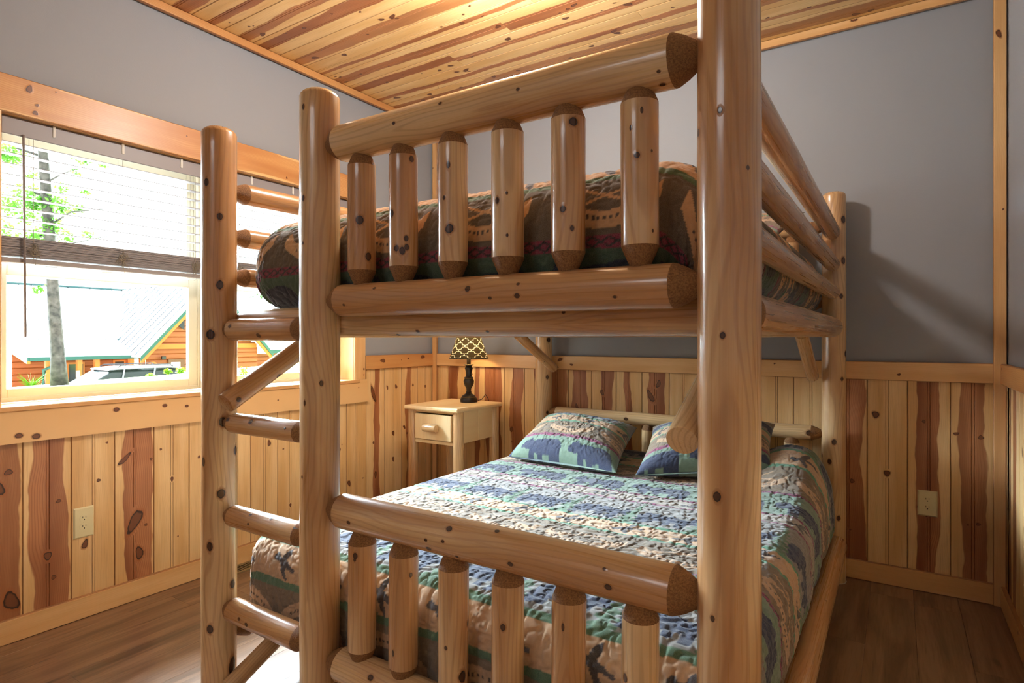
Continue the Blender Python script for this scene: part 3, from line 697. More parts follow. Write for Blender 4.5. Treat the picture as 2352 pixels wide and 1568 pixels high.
def puff(a, b, s=1.):
    wx = .25*vnoise(a*9+3, b*9+5, 21); wy = .25*vnoise(a*9+60, b*9+15, 22)
    n1 = vnoise(a*58*s+wx*10, b*58*s+wy*10, 23); n2 = vnoise(a*33*s+9, b*33*s+33, 24)
    f = lambda n: np.clip(np.abs(n-.5)/.16, 0, 1)
    g = np.minimum(f(n1), f(n2)); return g*g*(3-2*g)
def quilt(name, label, x0, x1, y0, y1, zt, R, zb, rb, bands, step, hump=None, amp=.0046, origin=(0, 0, 0), pal=None):
    Vl = (zt-R)-(zb+rb); S = R*PI/2+Vl+rb*PI/2
    A = np.arange(x0+R-S, x1-R+S, step); B = np.arange(y0+R-S, y1-R+S*.9, step)
    a, b = np.meshgrid(A, B, indexing='ij'); nu, nv = a.shape; a = a.ravel(); b = b.ravel()
    qx = np.clip(a, x0+R, x1-R); qy = np.clip(b, y0+R, y1-R); dx = a-qx; dy = b-qy; d = np.hypot(dx, dy); dd = np.maximum(d, 1e-9); nx = dx/dd; ny = dy/dd
    s1 = R*PI/2; th = np.clip(d, 0, s1)/R; ph = np.clip(d-s1-Vl, 0, rb*PI/2)/rb
    vert = np.clip(d-s1, 0, Vl); bulge = .012*np.sin(np.clip((d-s1*.5)/(S-s1*.5), 0, 1)*PI)
    h = R*np.sin(th)-rb*(1-np.cos(ph))+bulge; z = zt-R*(1-np.cos(th))-vert-rb*np.sin(ph)
    nz = np.cos(th)*(ph <= 0)-np.sin(ph); nh = np.where(ph > 0, np.cos(ph), np.sin(th))
    # gathers of cloth on the drop and soft unevenness on top
    ang = np.arctan2(ny, nx); per = np.where(d > 0, a*np.abs(ny)+b*np.abs(nx)+ang*.15, 0)
    g = .007*np.clip(d/s1-.5, 0, 1)*(vnoise(per*9+50, d*2, 31)-.5)*2+.004*(vnoise(a*3, b*3, 33)-.5)
    g = g+amp*puff(a, b)
    z = z+.02*np.clip(1-((a-(x0+x1)/2)/(x1-x0)*2)**2, 0, 1)*(d == 0)*0
    if hump is not None: z = z+hump(a, b)*np.clip(np.cos(th), 0, 1)
    X = qx+nx*(h+g*nh); Y = qy+ny*(h+g*nh); Z = z+g*nz
    V = np.stack([X, Y, Z], 1)-np.array(origin)
    me = grid_mesh(name, V, d <= S, nu, nv, fabric(a, b, bands, pal), M['quilt'])
    o = link(name, me, None, loc=origin); tag(o, label, 'quilt', 'printed quilts'); return o
bottom = [(1.165, .945, 'canoe'), (1.19, 1.165, 'green'), (1.30, 1.19, 'duck'), (1.325, 1.30, 'green'), (1.325, 1.505, 'moose'), (1.515, 1.742, 'bear'), (1.742, 1.764, 'pink'), (1.764, 1.972, 'canoe'),
          (1.972, 1.990, 'teal'), (1.99, 2.098, 'duck'), (2.098, 2.116, 'teal'), (2.116, 2.392, 'moose'), (2.392, 2.408, 'pink'), (2.408, 2.508, 'light'),
          (2.508, 2.526, 'pink'), (2.526, 2.780, 'bear'), (2.780, 2.80, 'pink'), (2.80, 3.01, 'canoe'), (3.01, 3.03, 'teal'), (3.03, 3.14, 'duck'), (3.14, 3.16, 'teal'), (3.16, 3.42, 'moose'), (3.42, 3.44, 'pink'), (3.44, 3.6, 'bear'), (.92, .945, 'pink'), (.92, .7, 'bear')]
hump = lambda a, b: .135*np.exp(-(((a+.43)/.20)**2+((b-3.20)/.30)**2))+.03*np.exp(-((b-3.25)/.2)**2)
tag(bx('mattress', (-1.94, 1.32, .266), (-.33, 3.40, .545), M['sheet'], bev=.05, smooth=True), 'thick white mattress on the lower bunk, almost hidden under its quilt', 'mattress')
quilt('quilt', 'quilt on the lower bunk printed with stripes, bears and canoes in blue, green and grey', -1.975, -.275, 1.275, 3.44, .572, .085, .262, .05, bottom, .0040, hump, origin=(-1.14, 2.36, .262))
yt = 1.272; e0 = yt+.15
topb = [(e0-.300, e0-.5, 'bear'), (e0-.270, e0-.300, 'pink'), (e0-.122, e0-.270, 'canoe'), (e0-.100, e0-.122, 'green'), (e0+.03, e0-.100, 'duck'), (e0+.05, e0+.03, 'green'), (e0+.05, e0+.28, 'moose'),
        (e0+.28, e0+.30, 'pink'), (e0+.30, e0+.38, 'light'), (e0+.38, e0+.40, 'pink'), (e0+.40, e0+.62, 'bear'), (e0+.62, e0+.645, 'pink'), (e0+.645, e0+.83, 'canoe'), (e0+.83, e0+.85, 'teal'), (e0+.85, e0+.95, 'duck'),
        (e0+.95, e0+.97, 'teal'), (e0+.97, e0+1.2, 'moose'), (e0+1.2, e0+1.22, 'pink'), (e0+1.22, e0+1.44, 'bear'), (e0+1.44, e0+1.46, 'pink'), (e0+1.46, e0+1.66, 'canoe'), (e0+1.66, e0+1.68, 'green'), (e0+1.68, e0+1.8, 'duck'), (e0+1.8, e0+2.1, 'moose')]
# canoe bands on the drop read upright from the foot
topb = [(b1, b0, t) if (t in ('canoe', 'bear') and b1 < b0) else (b0, b1, t) for (b0, b1, t) in topb]
bottom = [(b1, b0, t) if (t in ('canoe', 'bear') and b1 < b0) else (b0, b1, t) for (b0, b1, t) in bottom]
tag(bx('mattress', (-1.90, 1.36, 1.376), (-.38, 3.38, 1.60), M['sheet'], bev=.06, smooth=True), 'white mattress wrapped in the quilt of the upper bunk', 'mattress')
quilt('quilt', 'quilt in shade-tinted brown and green with canoes and paddles tucked around the upper bunk mattress', -1.985, -.325, yt, 3.44, 1.692, .15, 1.374, .12, topb, .0040, None, .0032, origin=(-1.14, 2.36, 1.374),
      pal={k: np.array(rgb(*v)[:3]) for k, v in dict(taupe=(92, 76, 58), mint=(66, 88, 64), green=(74, 100, 62), grey=(96, 84, 70), navy=(34, 38, 52), teal=(70, 98, 70), tan=(196, 150, 102), red=(128, 40, 60)).items()})  # same print; the upper bunk's dimmer, warmer light is put into these colours

def pillow(name, label, corners, thick, bands, group=None, seed=0, flange=.02):
    """corners bl, br, tr, tl of the case in space; bulges to both sides"""
    bl, br, tr, tl = [np.array(c, float) for c in corners]; nu, nv = 150, 110; org = (bl+br+tr+tl)/4; org[2] = min(bl[2], br[2])
    nrm = np.cross(br-bl, tl-bl); nrm /= np.linalg.norm(nrm)
    Wd = np.linalg.norm(br-bl); Hd = np.linalg.norm(tl-bl); Vs = []; Cs = []; Ms = []
    u, v = np.meshgrid(np.linspace(0, 1, nu), np.linspace(0, 1, nv), indexing='ij'); u = u.ravel(); v = v.ravel()
    U = 2*u-1; W_ = 2*v-1
    # sides drawn in between the corners
    pin = .06; uu = .5+.5*U*(1-pin*(1-W_**2)*np.abs(U)); vv = .5+.5*W_*(1-pin*(1-U**2)*np.abs(W_))
    base = (bl[None]*(1-uu[:, None])+br[None]*uu[:, None])*(1-vv[:, None])+(tl[None]*(1-uu[:, None])+tr[None]*uu[:, None])*vv[:, None]
    prof = (np.clip(1-np.abs(U)**2.6, 0, 1)*np.clip(1-np.abs(W_)**2.6, 0, 1))**.52
    a = u*Wd+seed*.13; b = v*Hd; wr = .012*(vnoise(a*7+seed, b*7, 41+seed)-.5)*prof
    allm = None
    for sd in (1, -1):
        hh = sd*(thick*prof*(1 if sd == 1 else .7)+wr+.006*puff(a, b)*prof+.0012)
        V = base+nrm[None]*hh[:, None]-org[None]
        Vs.append(V); Cs.append(fabric(a, b, bands))
    V = np.concatenate(Vs); col = np.concatenate(Cs)
    me = grid_mesh(name, V, np.ones(len(V), bool), nu*2, nv, col, M['quilt'])
    o = link(name, me, None, loc=org); tag(o, label, 'pillow', group or 'quilted pillows'); return o
pb = [(-.05, .135, 'bear'), (.135, .160, 'pink'), (.160, .315, 'canoe'), (.315, .330, 'teal'), (.330, .415, 'duck'), (.415, .432, 'teal'), (.432, .56, 'moose')]
pillow('pillow', 'quilted pillow with canoe stripe propped at the window end of the lower headboard', [(-1.84, 2.80, .600), (-1.17, 2.76, .598), (-1.27, 3.30, .745), (-1.90, 3.36, .765)], .105, pb, seed=1)
pillow('pillow', 'quilted pillow with canoe stripe partly hidden behind the thick front corner post', [(-1.07, 2.76, .600), (-.49, 3.02, .640), (-.535, 3.37, .815), (-1.20, 3.37, .745)], .105, pb, seed=2)
pillow('pillow', 'pillow on the upper bunk, only its dark corner tip showing above the side rail', [(-1.06, 2.85, 1.70), (-.46, 2.85, 1.70), (-.385, 3.30, 1.900), (-1.08, 3.34, 1.83)], .06, pb, seed=3)

# ------------------------------------------------------------------ nightstand
ns = thing('nightstand', 'small pine nightstand with log legs and one drawer in the corner', 'nightstand', (-2.645, 3.32, 0)); NO = Vector((-2.645, 3.32, 0))
def nb(name, a, b, bev=.003, parent=ns, mat='stand'):
    m = MB(); c = [(a[i]+b[i])/2 for i in range(3)]; h = [(b[i]-a[i])/2 for i in range(3)]; m.box([-q for q in h], h, 0, bev)
    o = obj(name, m, M[mat], None, loc=(0, 0, 0)); o.parent = parent
    o.location = Vector(c)-(NO if parent == ns else PO); o.color = (.5, 0, .5, 1); return o
nb('top', (-2.885, 3.055, .775), (-2.405, 3.585, .803), .008)
for (x, y, t) in ((-2.845, 3.115, .4), (-2.445, 3.115, .1), (-2.845, 3.53, .3), (-2.445, 3.53, .3)):
    log('leg', (x, y, 0), (x, y, .775), .036, ('flat', 'flat'), rk=4, tone=t, parent=ns, seed=int(-x*100+y*10), origin=NO, N=20)
nb('side_panel', (-2.449, 3.14, .56), (-2.435, 3.33, .775)); nb('side_panel', (-2.449, 3.331, .56), (-2.4352, 3.51, .775))
nb('side_panel', (-2.855, 3.14, .56), (-2.841, 3.51, .775)); nb('back_panel', (-2.82, 3.51, .56), (-2.47, 3.525, .775))
nb('front_rail', (-2.81, 3.095, .548), (-2.475, 3.115, .572)); nb('front_rail', (-2.81, 3.105, .755), (-2.475, 3.125, .775))
nb('bottom_panel', (-2.84, 3.12, .56), (-2.45, 3.51, .57))
PO = Vector((-2.638, 3.08, .66))
dr = nb('drawer', (-2.795, 3.075, .578), (-2.478, 3.10, .750), .003)
m = MB(); m.box((-2.79-PO.x, 3.10-PO.y, .585-PO.z), (-2.485-PO.x, 3.45-PO.y, .60-PO.z)); 
hd = log('handle', (-.055, -.036, -.002), (.055, -.036, -.002), .027, ('flat', 'flat'), tone=.1, parent=dr, seed=200, origin=Vector((0, 0, 0)), N=18)
dr.location = Vector((-2.6365, 3.0875, .664))-NO
# power cord of the lamp
# ------------------------------------------------------------------ table lamp
lp = thing('table_lamp', 'dark turned lamp with black and cream trellis shade, lit, on the nightstand', 'lamp', (-2.612, 3.45, .803))
pf = [(.062, 0), (.063, .020), (.060, .024), (.058, .030), (.052, .036), (.048, .046), (.040, .052), (.026, .060), (.018, .072), (.020, .076), (.016, .082), (.018, .10), (.030, .118), (.037, .136),
      (.039, .152), (.036, .164), (.030, .170), (.033, .174), (.034, .180), (.022, .186), (.021, .205), (.024, .228), (.027, .236), (.030, .245), (.026, .252), (.022, .262), (.034, .270), (.034, .273), (.016, .275)]
m = MB(); m.lathe(pf, 32); obj('lamp_base', m, M['black'], lp, angle=50)
gilt = plain('antique_gilt', rgb(150, 130, 80), .35, metal=.6)
for (ra, za, rb_, zb_) in ((.0345, .1705, .0345, .1725), (.0345, .268, .035, .2745), (.0535, .036, .0535, .038)):
    m = MB(); m.lathe([(ra, za), (rb_, zb_)], 24); obj('gilt_ring', m, gilt, lp, smooth=True)
m = MB(); m.lathe([(.015, .275), (.015, .345)], 20); obj('candle_sleeve', m, plain('bronze_sleeve', rgb(96, 76, 52), .4), lp, smooth=True)
m = MB(); m.lathe([(.006, .345), (.016, .36), (.030, .395), (.031, .415), (.020, .44), (.001, .45)], 16)
t = NT('bulb_glow'); t.bsdf((1, .9, .7, 1), .4, emit=(1, .78, .45, 1), estr=14)
obj('bulb', m, t.mat, lp, smooth=True, loc=(0, 0, 0))
# shade: dense cone coloured by its trellis print
nu, nv = 260, 120; u, v = np.meshgrid(np.linspace(0, 2*PI, nu), np.linspace(0, 1, nv), indexing='ij'); u = u.ravel(); v = v.ravel()
r = .141-(.141-.060)*v; z = .318+.235*v; cw = (PI*.2)/14; X = u*8/(2*PI); Yc = v*3.9
s_ = X+Yc; d_ = X-Yc
def wav(p, q): return np.abs(((p+.10*np.sign(np.sin(2*PI*q*2))*np.abs(np.sin(2*PI*q*2))**.5*.6+.5) % 1)-.5)
ln = np.minimum(wav(s_, d_), wav(d_, s_)); isl = (ln < .038) & (v > .03) & (v < .97)
col = np.where(isl[:, None], np.array([1., 1., 1.])[None], np.array([0., 0., 0.])[None])
V = np.stack([r*np.cos(u), r*np.sin(u), z], 1)
t = NT('trellis_shade'); a_ = t.n('ShaderNodeAttribute', attribute_name='col').outputs['Fac']
p1 = t.n('ShaderNodeBsdfPrincipled'); t.set(p1.inputs['Base Color'], t.mix(a_, rgb(38, 34, 28), rgb(240, 225, 190))); p1.inputs['Roughness'].default_value = .8
tl = t.n('ShaderNodeBsdfTranslucent'); t.set(tl.inputs[0], t.mix(a_, (.05, .035, .012, 1), (.98, .9, .7, 1)))
mx = t.n('ShaderNodeMixShader'); mx.inputs[0].default_value = .55; t.t.links.new(p1.outputs[0], mx.inputs[1]); t.t.links.new(tl.outputs[0], mx.inputs[2]); t.t.links.new(mx.outputs[0], t.out.inputs[0])
link('lamp_shade', grid_mesh('lamp_shade', V, np.ones(len(V), bool), nu, nv, col, t.mat), lp)
m = MB()
for (rr, zz) in ((.141, .318), (.060, .553)):
    m.tube([(rr*math.cos(2*PI*i/40), rr*math.sin(2*PI*i/40), zz) for i in range(41)], .0018, 6)
m.tube([(0, 0, .45), (0, 0, .56)], .002, 6); m.tube([(-.06, 0, .553), (.06, 0, .553)], .0015, 6); m.tube([(0, -.06, .553), (0, .06, .553)], .0015, 6); m.tube([(0, 0, .345), (.035, 0, .40), (0, 0, .455)], .0015, 6)
obj('shade_frame', m, M['black'], lp, smooth=True)
m = MB(); m.tube([(.055, .03, .008), (.075, .06, .02), (.078, .10, .05), (.08, .13, .02), (.10, .142, -.10), (.12, .14, -.3), (.16, .13, -.5), (.21, .10, -.70), (.24, .10, -.797)], .0028, 6); obj('power_cord', m, M['cord'], lp, smooth=True)

# ------------------------------------------------------------------ outlets, floor vent
def outlet(label, R, loc, wd, ht):
    root = thing('electrical_outlet', label, 'outlet', loc, group='wall outlets'); root.matrix_local = Matrix.Translation(Vector(loc)) @ R
    m = MB(); h = wd/2; v_ = ht/2
    m.add([(-h, 0, -v_), (h, 0, -v_), (h, 0, v_), (-h, 0, v_), (-h+.006, .006, -v_+.006), (h-.006, .006, -v_+.006), (h-.006, .006, v_-.006), (-h+.006, .006, v_-.006)],
          [(4, 5, 6, 7), (0, 1, 5, 4), (1, 2, 6, 5), (2, 3, 7, 6), (3, 0, 4, 7), (0, 3, 2, 1)]); obj('cover_plate', m, M['outlet'], root)
    for s in (-1, 1):
        m = MB(); n = 24; pts = []
        for i in range(n): a = 2*PI*i/n; x = max(-.0175, min(.0175, .0195*math.cos(a))); z = max(-.0135, min(.0135, .0165*math.sin(a))); pts.append((x, z))
        m.add([(x, .0055, z) for x, z in pts]+[(x, .0078, z) for x, z in pts], [tuple(n+i for i in range(n))]+[(i, (i+1) % n, n+(i+1) % n, n+i) for i in range(n)])
        rc = obj('receptacle', m, M['outlet'], root, loc=(0, 0, s*.0195))
        m = MB()
        for x in (-.0062, .0062): m.box((x-.0011, .0070, .0005), (x+.0011, .0082, .0085))
        m.lathe([(.0026, 0), (.0026, .0012)], 12); 
        vs = m.v; k = 16; m.v = vs[:k]+[(x, .0070+z, y-.0065) for (x, y, z) in vs[k:]]
        obj('slot', m, M['slot'], rc)
    m = MB(); m.lathe([(.0028, 0), (.0024, .0012)], 12); m.v = [(x, .006+z, y) for (x, y, z) in m.v]; obj('screw', m, M['outlet'], root)
outlet('ivory duplex outlet on the left wainscot below the window', R_LEFT, (XL+.0005, 1.203, .432), .082, .138)
outlet('duplex outlet on the back wainscot right of the bunk bed', R_BACK, (.130, YB-.0005, .441), .083, .128)
fv = thing('floor_vent', 'tan metal floor register beside the left baseboard behind the ladder', 'vent', (-3.03, 2.0, 0))
m = MB(); 
for (a, b) in (((-.055, -.17, 0), (-.038, .17, .005)), ((.038, -.17, 0), (.055, .17, .005)), ((-.038, -.17, 0), (.038, -.152, .005)), ((-.038, .152, 0), (.038, .17, .005))): m.box(a, b, 0, .001)
obj('vent_frame', m, M['vent'], fv)
m = MB(); m.box((-.038, -.152, .0003), (.038, .152, .001)); obj('duct_opening', m, M['vdark'], fv)
m = MB(); m.box((-.038, -.002, 0), (.038, .002, .004)); me = m.mesh('louvre', M['vent'])
for i in range(21): link('louvre', me, fv, loc=(0, -.143+.0143*i, .001))

# ceiling bowl lamp, just above the frame
cl = thing('ceiling_lamp', 'flush ceiling bowl lamp above the bunk bed', 'lamp', (-1.45, 2.02, ZC))
m = MB(); m.lathe([(.15, -.001), (.155, -.02), (.14, -.028)], 32); obj('lamp_plate', m, M['black'], cl, smooth=True)
m = MB(); m.lathe([(.14, -.028), (.13, -.05), (.10, -.075), (.05, -.092), (.001, -.096)], 32)
t = NT('opal_glass'); t.bsdf((.9, .86, .78, 1), .4, emit=(1, .88, .7, 1), estr=6); obj('glass_bowl', m, t.mat, cl, smooth=True)
# ------------------------------------------------------------------ outside: ground, cabins, trees, car
M['siding'] = plain('cedar_siding', rgb(158, 84, 36), .6, noise=.12, scale=3)
M['siding2'] = plain('gold_log_ends', rgb(196, 118, 50), .6, noise=.08, scale=4)
M['roof'] = plain('pale_metal_roof', rgb(196, 208, 214), .45, metal=.1, noise=.01)
M['rooft'] = plain('teal_metal_roof', rgb(60, 92, 90), .45, metal=.1, noise=.01)
M['seam'] = plain('seam_dark_blue', rgb(34, 46, 54), .6)  # roof seams have a dark blue tone of their own
M['green'] = plain('dark_green_trim', rgb(30, 84, 70), .4)
M['wood2'] = plain('orange_fascia', rgb(196, 112, 36), .6)
M['wing'] = plain('dark_window', rgb(40, 48, 46), .15)
M['bark'] = plain('oak_bark', rgb(84, 78, 72), .9, noise=.45, scale=9, bump=.02)
def leaf_mat(name, c):
    t = NT(name); oi = t.n('ShaderNodeTexCoord').outputs['Object']; n = t.noise(oi, 4, 3)
    col = t.mix(t.ss(n, .35, .65), c, tuple(min(1, q*1.6) for q in c[:3])+(1,))
    p = t.n('ShaderNodeBsdfPrincipled'); t.set(p.inputs['Base Color'], col); p.inputs['Roughness'].default_value = .6
    tr = t.n('ShaderNodeBsdfTranslucent'); t.set(tr.inputs[0], col); mx = t.n('ShaderNodeMixShader'); mx.inputs[0].default_value = .45
    t.t.links.new(p.outputs[0], mx.inputs[1]); t.t.links.new(tr.outputs[0], mx.inputs[2]); t.t.links.new(mx.outputs[0], t.out.inputs[0]); return t.mat
M['leaf'] = leaf_mat('oak_leaf', rgb(70, 118, 30)); M['leaf2'] = leaf_mat('bush_leaf', rgb(96, 130, 24)); M['leaf3'] = leaf_mat('far_leaf', rgb(34, 56, 22))
def gmat():
    t = NT('gravel_and_grass'); tc = t.n('ShaderNodeTexCoord').outputs['Object']; x, y, z = t.xyz(tc)
    n = t.noise(tc, .9, 4); g = t.noise(tc, 18, 3)
    gravel = t.mix(g, rgb(150, 144, 134), rgb(186, 180, 170)); grass = t.mix(g, rgb(70, 96, 30), rgb(120, 130, 60))
    f = t.math('MULTIPLY', t.ss(t.math('ADD', y, t.math('MULTIPLY', n, 4)), 8.6, 10.2), t.ss(n, .38, .55))
    f = t.math('MAXIMUM', f, t.ss(t.math('ABSOLUTE', t.math('ADD', x, 14.6)), 1.3, .7))
    t.bsdf(t.mix(f, gravel, grass), .95); return t.mat
nx_, ny_ = 60, 60; m = MB()
def gz(X, Y):
    c = .30+.045*(Y-4.3) if Y > 4.3 else .30
    c = min(c, .75)
    if X > -14.5: t_ = max(0, min(1, (-3.4-X)/11.1)); return -.55+(c+.55)*t_**1.1
    t_ = min(1, (-14.5-X)/3.0); return c-(c+1.05)*(t_*t_*(3-2*t_))
for i in range(nx_+1):
    for j in range(ny_+1): X = -3.35-(70-3.35)*(i/nx_)**1.6; Y = -25+75*j/ny_; m.v.append((X, Y, gz(X, Y)+rnd.uniform(-.02, .02)))
for i in range(nx_):
    for j in range(ny_): m.f.append((i*(ny_+1)+j, (i+1)*(ny_+1)+j, (i+1)*(ny_+1)+j+1, i*(ny_+1)+j+1)); m.m.append(0)
o = obj('ground', m, gmat(), smooth=True); struct(o)

def slab(name, pts, th, mat, parent):
    """sheet through 4 points, thickened along its normal"""
    p = [Vector(q) for q in pts]; n = (p[1]-p[0]).cross(p[3]-p[0]).normalized(); n = n if n.z > 0 else -n
    m = MB(); m.add(p+[q+n*th for q in p], [(0, 1, 2, 3), (4, 7, 6, 5), (0, 4, 5, 1), (1, 5, 6, 2), (2, 6, 7, 3), (3, 7, 4, 0)]); return obj(name, m, M[mat], parent), n
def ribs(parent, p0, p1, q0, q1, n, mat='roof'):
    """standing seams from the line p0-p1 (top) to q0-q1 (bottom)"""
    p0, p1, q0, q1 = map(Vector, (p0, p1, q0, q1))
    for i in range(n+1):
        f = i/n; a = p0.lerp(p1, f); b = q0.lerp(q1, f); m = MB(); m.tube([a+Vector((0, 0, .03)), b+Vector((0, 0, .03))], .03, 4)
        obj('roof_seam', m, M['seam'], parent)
def siding(parent, a, b, z0, z1, out, step=.20, mat='siding', cut=None):
    """round-faced log courses between plan points a and b; cut(z)->(f0,f1) trims a gable"""
    a = Vector((*a, 0)); b = Vector((*b, 0)); d = b-a; n = int(round((z1-z0)/step)); o = Vector((*out, 0)).normalized()
    for i in range(n):
        za = z0+i*step; f0, f1 = cut(za+step*.8) if cut else (0, 1)
        if f1-f0 < .03: continue
        p, q = a+d*f0, a+d*f1; m = MB(); pr = [(0, 0), (.03, .02), (.045, step*.5), (.03, step-.02), (0, step)]
        vs = [(*(p+o*x).xy, za+z) for x, z in pr]+[(*(q+o*x).xy, za+z) for x, z in pr]; k = len(pr)
        m.add(vs, [(j, j+1, k+j+1, k+j) for j in range(k-1)]+[tuple(range(k)), tuple(k+j for j in reversed(range(k)))])
        obj('siding_log', m, M[mat], parent)
# the long cabin across the yard: main roof, porch roof, cross gable
cab = thing('log_cabin', 'orange log cabin with pale metal roofs and green trim seen through the left window', 'cabin', (-24, 9, -1.5), group=None)
CO = Vector((-24, 9, -1.5))
hold = bpy.data.objects.new('tmp', None)
before = set(bpy.data.objects)
slab('roof_panel', [(-28.3, -4, 3.3), (-28.3, 13.2, 3.3), (-24, 10.4, 1.17), (-24, -4, 1.17)], .03, 'roof', None)
slab('porch_roof', [(-24, 7.0, 1.15), (-24, 10.4, 1.15), (-22, 10.5, .66), (-22, 7.1, .66)], .03, 'roof', None)
slab('porch_roof', [(-24, -4, 1.15), (-24, 7.0, 1.15), (-23.2, 7.05, .95), (-23.2, -4, .95)], .03, 'roof', None)
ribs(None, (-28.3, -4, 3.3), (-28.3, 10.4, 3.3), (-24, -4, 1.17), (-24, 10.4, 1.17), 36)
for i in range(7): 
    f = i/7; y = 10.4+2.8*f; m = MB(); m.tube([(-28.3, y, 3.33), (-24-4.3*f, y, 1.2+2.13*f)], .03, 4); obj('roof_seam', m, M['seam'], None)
m = MB(); m.tube([(-28.3, -4, 3.36), (-28.3, 13.2, 3.36)], .05, 6); obj('ridge_cap', m, M['rooft'], None)
m = MB(); m.tube([(-28.3, 13.2, 3.36), (-24, 10.4, 1.22)], .035, 6); obj('valley_flashing', m, M['rooft'], None)
m = MB(); m.box((-22.03, 7.1, .56), (-21.97, 10.6, .67)); obj('gutter', m, M['green'], None)
m = MB(); m.add([(-24, 7.05, 1.17), (-22, 7.05, .68), (-22, 7.05, .57), (-24, 7.05, 1.05), (-24, 7.12, 1.17), (-22, 7.12, .68), (-22, 7.12, .57), (-24, 7.12, 1.05)], [(0, 1, 2, 3), (4, 7, 6, 5), (0, 4, 5, 1), (1, 5, 6, 2), (2, 6, 7, 3), (3, 7, 4, 0)]); obj('rake_board', m, M['green'], None)
m = MB(); m.add([(-24, 7.04, 1.05), (-22, 7.04, .57), (-22, 7.04, .48), (-24, 7.04, .96), (-24, 7.13, 1.05), (-22, 7.13, .57), (-22, 7.13, .48), (-24, 7.13, .96)], [(0, 1, 2, 3), (4, 7, 6, 5), (0, 4, 5, 1), (1, 5, 6, 2), (2, 6, 7, 3), (3, 7, 4, 0)]); obj('rake_trim', m, M['wood2'], None)
m = MB(); m.tube([(-21.95, 7.75, .58), (-21.95, 7.72, .40), (-22.1, 7.5, .28), (-22.1, 7.48, -.2), (-22.1, 7.48, -1.4)], .055, 8); obj('downspout', m, M['green'], None)
siding(None, (-23.4, 7.1), (-23.4, 10.5), -1.5, .95, (1, 0))
siding(None, (-23.3, -4), (-23.3, 6.5), -1.5, .95, (1, 0), .24, 'siding2')
siding(None, (-23.2, 6.45), (-22.5, 6.55), -1.5, .6, (0, -1), .24, 'siding2')
for y, wd in ((7.62, .16), (8.45, .13), (8.95, .13), (10.0, .13), (10.35, .16)): m = MB(); m.box((-22.2, y-wd/2, -1.5), (-22.05, y+wd/2, .57)); obj('porch_post', m, M['wood2'], None)
for (y0, y1, z0, z1) in ((8.62, 9.02, -.35, .38), (10.02, 10.30, -.1, .42)):
    m = MB(); m.box((-23.38, y0-.06, z0-.06), (-23.33, y1+.06, z1+.06)); fr = obj('window', m, M['siding2'], None); m = MB(); m.box((-23.34, y0, z0), (-23.31, y1, z1)); obj('pane', m, M['wing'], fr)
m = MB(); m.box((-22.05, 8.33, .0), (-22.0, 8.43, .22)); obj('porch_lantern', m, M['sheet'], None)
# cross gable
gx = -21.6
gy0, gy1, gyp, gp, ge = 9.95, 15.0, 12.47, 3.32, .60
def gcut(z, y0=10.35, y1=14.6):
    zz = max(0, z-.95); hw = (y1-y0)/2; f = zz/1.12/hw/2
    return (min(.5, f), max(.5, 1-f))
siding(None, (gx-.25, 10.35), (gx-.25, 14.6), -1.5, 3.2, (1, 0), .20, 'siding', gcut)
for s, ya in ((1, gy0), (-1, gy1)):
    slab('gable_roof', [(gx+.25, gyp, gp), (-28.3, gyp, gp), (-28.3, ya, ge), (gx+.25, ya, ge)], .04, 'roof', None)
    for (zo, th, xx, mt, nm) in ((.02, .12, .28, 'green', 'rake_board'), (-.13, .13, .24, 'wood2', 'rake_trim')):
        m = MB(); m.add([(gx+xx-.05, gyp, gp+zo+.04), (gx+xx-.05, ya, ge+zo+.04), (gx+xx-.05, ya, ge+zo-th), (gx+xx-.05, gyp, gp+zo-th), (gx+xx, gyp, gp+zo+.04), (gx+xx, ya, ge+zo+.04), (gx+xx, ya, ge+zo-th), (gx+xx, gyp, gp+zo-th)],
              [(0, 1, 2, 3), (4, 7, 6, 5), (0, 4, 5, 1), (1, 5, 6, 2), (2, 6, 7, 3), (3, 7, 4, 0)]); obj(nm, m, M[mt], None)
for i in range(14):
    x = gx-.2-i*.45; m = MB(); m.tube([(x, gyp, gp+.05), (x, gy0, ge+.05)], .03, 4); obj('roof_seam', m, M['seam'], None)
m = MB(); m.box((gx-.2, 10.5, .88), (gx-.12, 14.5, 1.05)); obj('belt_board', m, M['wood2'], None)
m = MB(); m.add([(gx-.14, 11.33, 1.75), (gx-.14, 11.6, 2.0), (gx-.14, 11.6, 1.55), (gx-.10, 11.33, 1.75), (gx-.10, 11.6, 2.0), (gx-.10, 11.6, 1.55)], [(0, 1, 2), (3, 5, 4), (0, 3, 4, 1), (1, 4, 5, 2), (2, 5, 3, 0)]); obj('gable_window', m, M['wing'], None)
m = MB(); m.box((gx-.2, 11.05, -.25), (gx-.12, 11.62, .5)); fr = obj('window', m, plain('brown_frame', rgb(110, 66, 34), .5), None); m = MB(); m.box((gx-.13, 11.13, -.17), (gx-.10, 11.45, .4)); obj('pane', m, M['sheet'], fr)
m = MB(); m.box((gx-.12, 10.78, .50), (gx-.02, 10.92, .62), 0, .01); obj('wall_lamp', m, M['black'], None)
m = MB(); m.tube([(gx-.1, 10.5+.14*math.cos(a*PI/8), .28+.14*math.sin(a*PI/8)) for a in range(17)], .035, 6); obj('wreath', m, M['siding2'], None, smooth=True)
def adopt(root, org, before):
    for o in [o for o in bpy.data.objects if o not in before and o.parent is None and o.type == 'MESH']: o.parent = root; o.location = Vector(o.location)-org
adopt(cab, CO, before)
